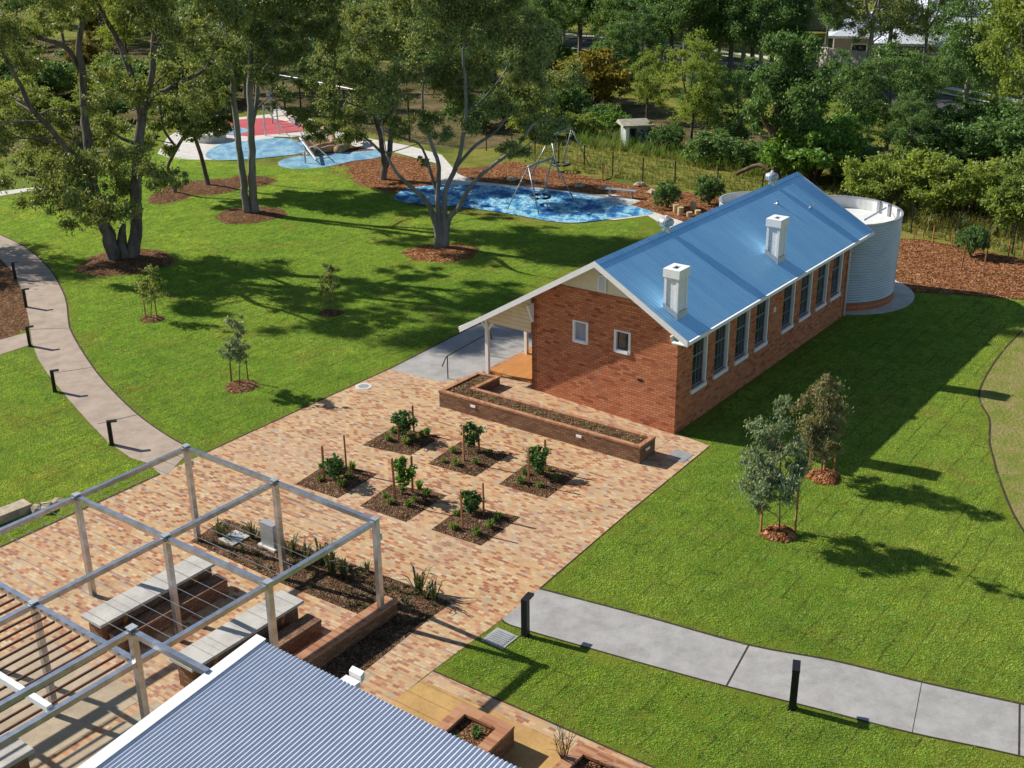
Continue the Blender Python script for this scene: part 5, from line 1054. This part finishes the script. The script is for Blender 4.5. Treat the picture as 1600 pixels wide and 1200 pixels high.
# strap-leaved plants in the pergola bed
sm = fast_mesh('strap_plant', *tuft_mesh(16, .75, 9, .03, .7)); sm.materials.append(M['leaf_strap'])
for x, y, s, lb in ((343, 838, .9, 'at the far left end of the pergola bed'), (396, 842, .9, 'left of the electrical pillar'), (455, 868, 1., 'just right of the electrical pillar'), (478, 880, .9, 'in the clump right of the electrical pillar'), (503, 880, 1.25, 'tallest near the crossing beam of the pergola'), (520, 898, 1.1, 'in the middle of the pergola bed'), (540, 905, 1., 'right of the middle of the pergola bed'), (575, 893, .6, 'small, against the pergola corner post'), (654, 925, 1.2, 'tall, at the right end of the pergola bed'), (678, 938, 1., 'spreading, at the outer corner of the pergola bed'), (666, 935, .8, 'low, between the two plants at the outer corner')):
    o = bpy.data.objects.new('strap_plant', sm); S.collection.objects.link(o); o.location = tuple(g(x, y)); o.scale = (s,) * 3; o.rotation_euler = (0, 0, random.uniform(0, 6)); tag(o, 'strap-leaved plant ' + lb, 'plant', 'strap-leaved plants in the pergola bed')
def groundcover(name, pts, m, h, n, label, zs=0.):
    V = []; L = []; Z = []
    for i, p in enumerate(pts):
        v, l, z = tuft_mesh(n, h * random.uniform(.6, 1.3), i, .012, .9); o = len(V) * 1; base = sum(len(q) for q in V); V.append(v + np.array([p[0], p[1], p[2]])); L += [k + base for k in l]; Z += z
    me = fast_mesh(name, np.concatenate(V), L, Z); me.materials.append(M[m]); o = bpy.data.objects.new(name, me); S.collection.objects.link(o); return tag(o, label, 'ground cover', None, 'stuff')
def inpoly(poly, n, z, rnd=random):
    xs_ = [p[0] for p in poly]; ys_ = [p[1] for p in poly]; out = []
    while len(out) < n:
        x, y = rnd.uniform(min(xs_), max(xs_)), rnd.uniform(min(ys_), max(ys_)); ins = False
        for i in range(len(poly)):
            (a, b), (c_, d) = poly[i][:2], poly[i - 1][:2]
            if (b > y) != (d > y) and x < (c_ - a) * (y - b) / (d - b) + a: ins = not ins
        if ins: out.append((x, y, z))
    return out
groundcover('ground_cover', inpoly(inset(inn, .08), 60, ZP - .05), 'leaf_straw', .07, 7, 'sparse dry ground cover in the long L-shaped planter')
groundcover('ground_cover', inpoly([tuple(g(x, y)[:2]) for x, y in ((352, 815), (650, 921), (690, 943), (575, 1035), (545, 1040), (620, 962), (575, 958), (440, 905), (310, 845))], 90, .014), 'leaf_strap', .10, 16, 'sparse low seedlings over the pergola garden bed')
pp3 = [tuple(av(x, y)[:2]) for x, y in inset(inn2, .1)]
groundcover('ground_cover', inpoly(pp3, 9, .42), 'leaf_gloss', .13, 24, 'small green seedlings in the low square brick planter')
# rough grass and weeds beyond the fence
rp_poly = [tuple(g(x, y)[:2]) for x, y in ((780, 240), (860, 215), (960, 215), (1060, 235), (1180, 258), (1300, 285), (1340, 310), (1480, 335), (1620, 355), (1700, 400), (1600, 400), (1430, 368), (1250, 318), (1060, 296), (900, 268))]
groundcover('tall_grass', inpoly(rp_poly, 1500, -.02), 'leaf_straw', .38, 10, 'rough yellow-green grass beyond the wire fence')
groundcover('weeds', inpoly([tuple(g(x, y)[:2]) for x, y in ((900, 205), (980, 215), (1100, 238), (1250, 262), (1250, 290), (1090, 262), (980, 240), (900, 228))], 420, -.02), 'leaf_grass', 1.0, 12, 'tall green weeds around the old shed')
groundcover('weeds', inpoly([tuple(g(x, y)[:2]) for x, y in ((1400, 330), (1480, 322), (1620, 345), (1620, 385), (1500, 370), (1420, 355))], 300, -.02), 'leaf_straw', 1.0, 12, 'tall dry weeds below the round olive bushes')
for x, y, s, k, lb in ((1043, 325, 1.9, 'bushD', 'thin leafy young shrub in red mulch beside the timber steppers'), (1108, 318, 2.0, 'bushD', 'thin leafy young shrub in red mulch next to the hidden tank'), (1516, 400, 1.9, 'bushD', 'small leafy shrub among bare stakes in the right mulch bed')):
    place(k, x, y, s, lb, cat='shrub', sx=.7)
# bare shrub bottom
r_ = random.Random(5); b = g(880, 1192, .2); t = thing('bare_shrub', 'leafless twiggy shrub at the bottom edge beside the brick edging', 'shrub', b); mb = MB()
for k in range(14):
    a = k * .45; e = np.array([math.cos(a) * .35 * r_.uniform(.3, 1), math.sin(a) * .35 * r_.uniform(.3, 1), r_.uniform(.7, 1.15)]); p = wobble((0, 0, 0), e, r_, .08, 4); mb.tube(p, [.012, .01, .008, .006, .004], 4, False)
    for _ in range(3): q = p[r_.choice((2, 3))]; mb.tube([q, q + np.array([r_.uniform(-.2, .2), r_.uniform(-.2, .2), r_.uniform(.1, .3)])], [.005, .003], 3, False)
mb.build('stem', 'bark_brown', t)

# ---------------------------------------------------------------- playground
def swing(label, f1, f2, h, px=None):
    # f1, f2: the two end centres on the ground
    f1, f2 = np.array(f1), np.array(f2); d = (f2 - f1); L = np.linalg.norm(d); d = d / L; n_ = np.array([-d[1], d[0], 0]); t = thing('swing_set', label, 'swing', tuple((f1 + f2) / 2), 0, 'steel swing sets'); o = (f1 + f2) / 2
    def loc_(p): return np.asarray(p) - o
    for c_, s in ((f1, 1), (f2, -1)):
        tp = c_ + d * s * .5 + up * h
        for k in (-1, 1): mb = MB(); mb.tube([loc_(c_ + n_ * k * 1.05 - d * s * .15), loc_(tp)], .04, 8); mb.build('leg', 'swing', t, smooth=True)
    mb = MB(); mb.tube([loc_(f1 + d * .45 + up * h), loc_(f2 - d * .45 + up * h)], .06, 8); mb.build('crossbar', 'swing', t, smooth=True)
    mid = (f1 + f2) / 2; mb = MB(); ringp = [loc_(mid + np.array([math.cos(a) * .55, math.sin(a) * .55, .45])) for a in np.linspace(0, 2 * math.pi, 21)]; mb.tube(ringp, .07, 6, False)
    for k in range(-2, 3): w = math.sqrt(.3 - (k * .2) ** 2 * .9) if abs(k) < 3 else 0; mb.tube([loc_(mid + np.array([k * .2, -w, .43])), loc_(mid + np.array([k * .2, w, .43]))], .018, 4)
    mb.build('basket_seat', 'black', t)
    for sx in (-.5, .5):
        for sy in (-.4, .4): mb = MB(); mb.tube([loc_(mid + np.array([sx * .8, sy, .47])), loc_(mid + d * sx * 1.3 + up * (h - .06))], .012, 4); mb.build('chain', 'galv', t)
    return t
s1a, s1b = (g(797, 329) + g(841, 331)) / 2, (g(851, 306) + g(889, 311)) / 2
swing('steel basket swing with splayed legs on the blue surface', s1a, s1b, 2.45)
swing('second steel swing frame standing in red mulch behind the blue surface', (g(842, 275) + g(866, 277)) / 2, (g(880, 262) + g(895, 264)) / 2 + np.array([.5, .8, 0]), 2.5)
bn = thing('park_bench', 'pale slatted bench on the concrete edge by the blue surface', 'bench', g(970, 308), math.radians(-25)); mb = MB()
for i in range(3): mb.box(-.95, .95, -.2 + i * .14, -.08 + i * .14, .42, .46)
mb.build('seat', 'galv_dull', bn)
for s in (-.7, .7): mb = MB(); mb.box(s - .03, s + .03, -.16, .16, 0, .42); mb.build('leg', 'galv', bn)
for i, (x, y, h, lb) in enumerate(((1056, 331, .42, 'left pale timber stepping stump in the red mulch'), (1063, 336, .45, 'pale timber stepping stump nearest the roof ridge'), (1083, 328, .5, 'tallest pale timber stepping stump by the hidden tank'), (1077, 338, .25, 'lowest timber stepping stump half behind the ridge'), (1090, 338, .35, 'pale timber stepping stump at right end of the group'))):
    mb = MB(); mb.tube([(0, 0, 0), (0, 0, h)], .17, 12); o = mb.build('timber_stump', 'stone_pale'); o.location = tuple(g(x, y)); tag(o, lb, 'stump', 'timber stepping stumps')
for i, (x, y, lb) in enumerate(((905, 292, 'pale sandstone block left in the red mulch behind the blue surface'), (945, 296, 'pale sandstone block behind the bench'), (1000, 290, 'pale sandstone block right of the bench'), (1020, 302, 'pale sandstone block near the timber stumps'), (800, 282, 'sandstone block beneath the back swing'))): rock(x, y, .32, lb, 'sandstone blocks in the red mulch')
# logs
for i, (pts, r, lb) in enumerate(((((486, 240), (498, 232), (520, 226), (516, 219), (505, 215)), .26, 'curved pale log with raised end in the log pile'), (((486, 236), (500, 238), (515, 233), (525, 232)), .24, 'dark lower log at the left of the log pile'), (((528, 236), (540, 230), (552, 222), (562, 219)), .3, 'thick arching log at the right of the log pile'))):
    W_ = [g(x, y + 4) + up * (.25 + (.6 if (i == 0 and k >= 3) or (i == 2 and k == 2) else 0.)) for k, (x, y) in enumerate(pts)]; c_ = W_[0] * 1; c_[2] = 0; mb = MB(); k = smooth_open([p - c_ for p in W_], 4); mb.tube(k, list(np.linspace(r * 1.1, r * .75, len(k))), 10); o = mb.build('log', 'log', smooth=True); o.location = tuple(c_); tag(o, lb, 'log', 'logs in the log pile')
rock(485, 242, .4, 'brown boulder at the left of the log pile', 'boulders by the logs')
# concrete planter ring, seat wall
cp = thing('round_planter', 'round pale concrete planter ring on white paving near the red surface', 'planter', g(327, 219)); mb = MB(); mb.lathe([(1.25, 0), (1.25, .6), (1.0, .6), (1.0, .45), (0.001, .45)], n=40); mb.build('concrete_ring', 'conc_pale', cp)
mb = MB(); r_ = random.Random(3)
for k in range(9): mb.tube([(r_.uniform(-.6, .6), r_.uniform(-.6, .6), .45), (r_.uniform(-.6, .6), r_.uniform(-.6, .6), 1.2)], .02, 4)
mb.build('twigs', 'bark_brown', cp)
sw = thing('seat_wall', 'low white concrete seat wall along the red play surface', 'wall', (0, 0, 0)); mb = MB(); a0, a1 = g(428, 182), g(502, 206); d_ = (a1 - a0) / np.linalg.norm(a1 - a0); n_ = np.array([-d_[1], d_[0], 0]); mb.extrude([tuple(a0), tuple(a1), tuple(a1 + n_ * .5), tuple(a0 + n_ * .5)], (0, 0, .55)); mb.build('wall', 'conc_pale', sw)
for k in (.45, .62, .97): c_ = a0 + (a1 - a0) * k; mb = MB(); mb.extrude([tuple(c_ - n_ * .03 + up * .12), tuple(c_ + d_ * .8 - n_ * .03 + up * .12), tuple(c_ + d_ * .8 - n_ * .03 + up * .55), tuple(c_ - n_ * .03 + up * .55)], tuple(-n_ * .3)); mb.build('seat_block', 'galv_dull', sw)
# play pole and rope climber
pp_ = thing('play_pole', 'thin grey play pole with a small panel on the red surface', 'play equipment', g(426, 193)); mb = MB(); mb.tube([(0, 0, 0), (0, 0, 2.6)], .06, 8); mb.build('pole', 'galv_dull', pp_); mb = MB(); mb.box(-.3, .3, -.03, .03, 1.7, 2.55); mb.build('panel', 'galv_dull', pp_)
rcm = thing('rope_climber', 'dark rope net climber sloping from the red surface to the pale blue surface', 'play equipment', (0, 0, 0)); q0, q1 = g(415, 212) + up * 2.2, g(492, 256) + up * .3; sd_ = np.array([.9, .5, 0])
mb = MB()
for s in (0, 1): mb.tube([q0 + sd_ * s, (q0 + q1) / 2 + sd_ * s - up * .25, q1 + sd_ * s], .035, 5)
for i in range(12): k = i / 11; c_ = q0 + (q1 - q0) * k - up * .25 * math.sin(math.pi * k); mb.tube([c_, c_ + sd_], .025, 4)
mb.build('rope_net', 'rope', rcm)
for q, h in ((g(415, 212), 2.3), (g(415, 212) + sd_, 2.3)): mb = MB(); mb.tube([q, q + up * h], .06, 8); mb.build('post', 'galv', rcm)
mb = MB(); mb.tube([g(471, 240) + up * 1.1, g(495, 258) + up * .35], .09, 6); mb.tube([g(477, 255), g(477, 255) + up * .8], .06, 6); mb.build('beam', 'galv_dull', rcm)

# ---------------------------------------------------------------- fences
def fence_line(name, label, pts, h, post_m, wires, wr=.012, top=False, meshn=0, pr=.035):
    t = thing(name, label, 'fence', (0, 0, 0)); P_ = [g(x, y) for x, y in pts]
    for p in P_: mb = MB(); mb.tube([p - up * .05, p + up * h], pr, 6); mb.build('post', post_m, t)
    mb = MB()
    for z in wires: mb.tube([p + up * z for p in P_], wr, 3, False)
    mb.build('wires', 'mesh_wire', t)
    if top: mb = MB(); mb.tube([p + up * h for p in P_], .035, 6); mb.build('top_rail', 'galv_dull', t)
    if meshn:
        mb = MB()
        for i in range(len(P_) - 1):
            d = P_[i + 1] - P_[i]
            for k in range(meshn):
                for s in (-1, 1):
                    x0 = k / meshn; x1 = x0 + s * h / np.linalg.norm(d)
                    q0, q1 = P_[i] + d * x0, P_[i] + d * min(1, max(0, x1)); hh = h * (abs(min(1, max(0, x1)) - x0) / abs(x1 - x0)); mb.tube([q0, q1 + up * hh], .006, 3, False)
        mb.build('chain_mesh', 'mesh_wire', t)
    return t
fence_line('tall_fence', 'tall dark chain-mesh fence with pale top rail behind the red surface', [(428, 172), (446, 176), (471, 181), (500, 188), (540, 198), (590, 210), (640, 222)], 3.0, 'black', (.9, 1.8, 2.6), .012, True, 14, .07)
fence_line('wire_fence', 'low post-and-wire fence between the red mulch and the rough grass', [(760, 235), (800, 240), (836, 246), (873, 252), (913, 264), (957, 275), (1004, 285), (1054, 291), (1120, 302), (1190, 312), (1260, 326), (1345, 348), (1423, 364), (1496, 377), (1581, 397), (1680, 420)], 1.55, 'black', (.35, .75, 1.1, 1.45), .008, False, 0, .04)

# ---------------------------------------------------------------- old shed
sh = thing('old_shed', 'small weathered concrete shed with flat roof, dark doorway and dark spray paint', 'shed', g(992, 228), math.radians(8), None, .86)
mb = MB(); mb.box(-1.0, -.72, -.95, .95, 0, 1.75); mb.box(-.12, 1.05, -.95, .95, 0, 1.75); mb.box(-.72, -.12, .7, .95, 0, 1.75); mb.box(-.72, -.12, -.95, -.9, 1.62, 1.75); mb.build('wall', 'old_render', sh)
mb = MB(); mb.box(-1.015, -.73, -.965, -.951, 0, 1.74); mb.build('door_jamb', 'white', sh)
mb = MB(); mb.add([(-1.35, -1.25, 1.76), (1.3, -1.25, 1.76), (1.3, 1.25, 1.80), (-1.35, 1.25, 1.80), (-1.3, -1.25, 1.90), (1.3, -1.25, 1.90), (1.2, 1.25, 2.02), (-1.2, 1.25, 2.02)], [(3, 2, 1, 0), (4, 5, 6, 7), (0, 1, 5, 4), (1, 2, 6, 5), (2, 3, 7, 6), (3, 0, 4, 7)]); mb.build('roof', 'old_roof', sh)
mb = MB(); 
for pts in (((.05, 1.3), (.0, .9), (.1, .5), (.3, .35)), ((.2, 1.4), (.35, 1.45), (.5, 1.2), (.35, 1.0), (.55, .8), (.45, .5)), ((.65, 1.45), (.85, 1.2), (.7, .9), (.95, .7), (.9, 1.5)), ((.1, 1.1), (.3, 1.15))): mb.tube([(x, -.953, z) for x, z in smooth_open([np.array([x, 0, z]) for x, z in pts], 4) and [(q[0], q[2]) for q in smooth_open([np.array([x, 0., z]) for x, z in pts], 4)]], .06, 6)
mb.build('spray_paint', 'spray', sh)

# ---------------------------------------------------------------- far buildings
def house(label, px, py, w, d, h, rh, rz, wallm='house_wall'):
    t = thing('house', label, 'house', g(px, py), math.radians(rz)); mb = MB(); mb.box(-w / 2, w / 2, -d / 2, d / 2, 0, h); mb.build('wall', wallm, t); e = .6; mb = MB(); X, Y = w / 2 + e, d / 2 + e; rx = max(.3, X - Y * .9)
    mb.add([(-X, -Y, h), (X, -Y, h), (X, Y, h), (-X, Y, h), (-rx, 0, h + rh), (rx, 0, h + rh)], [(0, 1, 5, 4), (1, 2, 5), (2, 3, 4, 5), (3, 0, 4), (3, 2, 1, 0)]); mb.build('roof', 'house_roof', t)
    mb = MB(); mb.box(-X, X, -Y - .08, -Y, h - .15, h + .08); mb.build('gutter', 'white', t)
    for k in range(3):
        x = -w / 2 + w * (k + .5) / 3; mb = MB(); mb.box(x - .8, x + .8, -d / 2 - .06, -d / 2 - .003, .9, 2.1); wn = mb.build('window', 'white', t); mb = MB(); mb.box(x - .7, x + .7, -d / 2 - .075, -d / 2 - .061, 1., 2.0); mb.build('pane', 'glass', wn)
    return t
house('white-roofed house behind tall gums, left of the three white roofs', 1415, 92, 15, 11, 2.8, 2.3, -14)
house('white-roofed house with long low roof, nearest the road at right', 1490, 104, 15, 10, 2.7, 2.0, -14)
house('white-roofed house farthest back at the top right', 1530, 58, 16, 12, 3.2, 2.6, -14)
house('grey house at the top edge beyond the slender gums', 1240, 40, 14, 10, 2.8, 2.2, -14)
cw = thing('cream_wall', 'long plain cream wall beyond the road', 'wall', (0, 0, 0)); a0, a1 = g(1246, 105), g(1362, 121); d_ = (a1 - a0) / np.linalg.norm(a1 - a0); n_ = np.array([-d_[1], d_[0], 0]); mb = MB(); mb.extrude([tuple(a0), tuple(a1), tuple(a1 + n_ * .3), tuple(a0 + n_ * .3)], (0, 0, 2.2)); mb.build('wall', 'cream_wall', cw)
for k in np.linspace(0, 1, 9): c_ = a0 + (a1 - a0) * k; mb = MB(); mb.extrude([tuple(c_ - n_ * .06), tuple(c_ + d_ * .25 - n_ * .06), tuple(c_ + d_ * .25), tuple(c_)], (0, 0, 2.3)); mb.build('pier', 'cream_wall', cw)
pv = thing('pavilion', 'blue-grey low building with white-framed openings among the trees behind the playground', 'building', g(525, 90), math.radians(6))
mb = MB(); mb.box(-2.6, 2.6, -1.5, 1.5, 0, 1.75); mb.build('wall', 'bluegrey', pv); mb = MB(); mb.box(-2.9, 4.2, -1.7, 1.9, 1.76, 2.1); mb.build('roof_slab', 'bluegrey', pv)
mb = MB(); mb.box(-2.7, 4.4, 1.0, 1.2, 2.11, 3.1); mb.build('upper_wall', 'galv_dull', pv)
for x in (-2.6, 0, 2.5): mb = MB(); mb.box(x - .08, x + .08, -1.58, -1.503, 0, 1.74); mb.build('post', 'white', pv)
mb = MB(); mb.box(-2.52, 2.42, -1.57, -1.504, 1.55, 1.7); mb.build('lintel', 'white', pv)
for o in list(S.objects):
    if 'used' in o: del o['used']
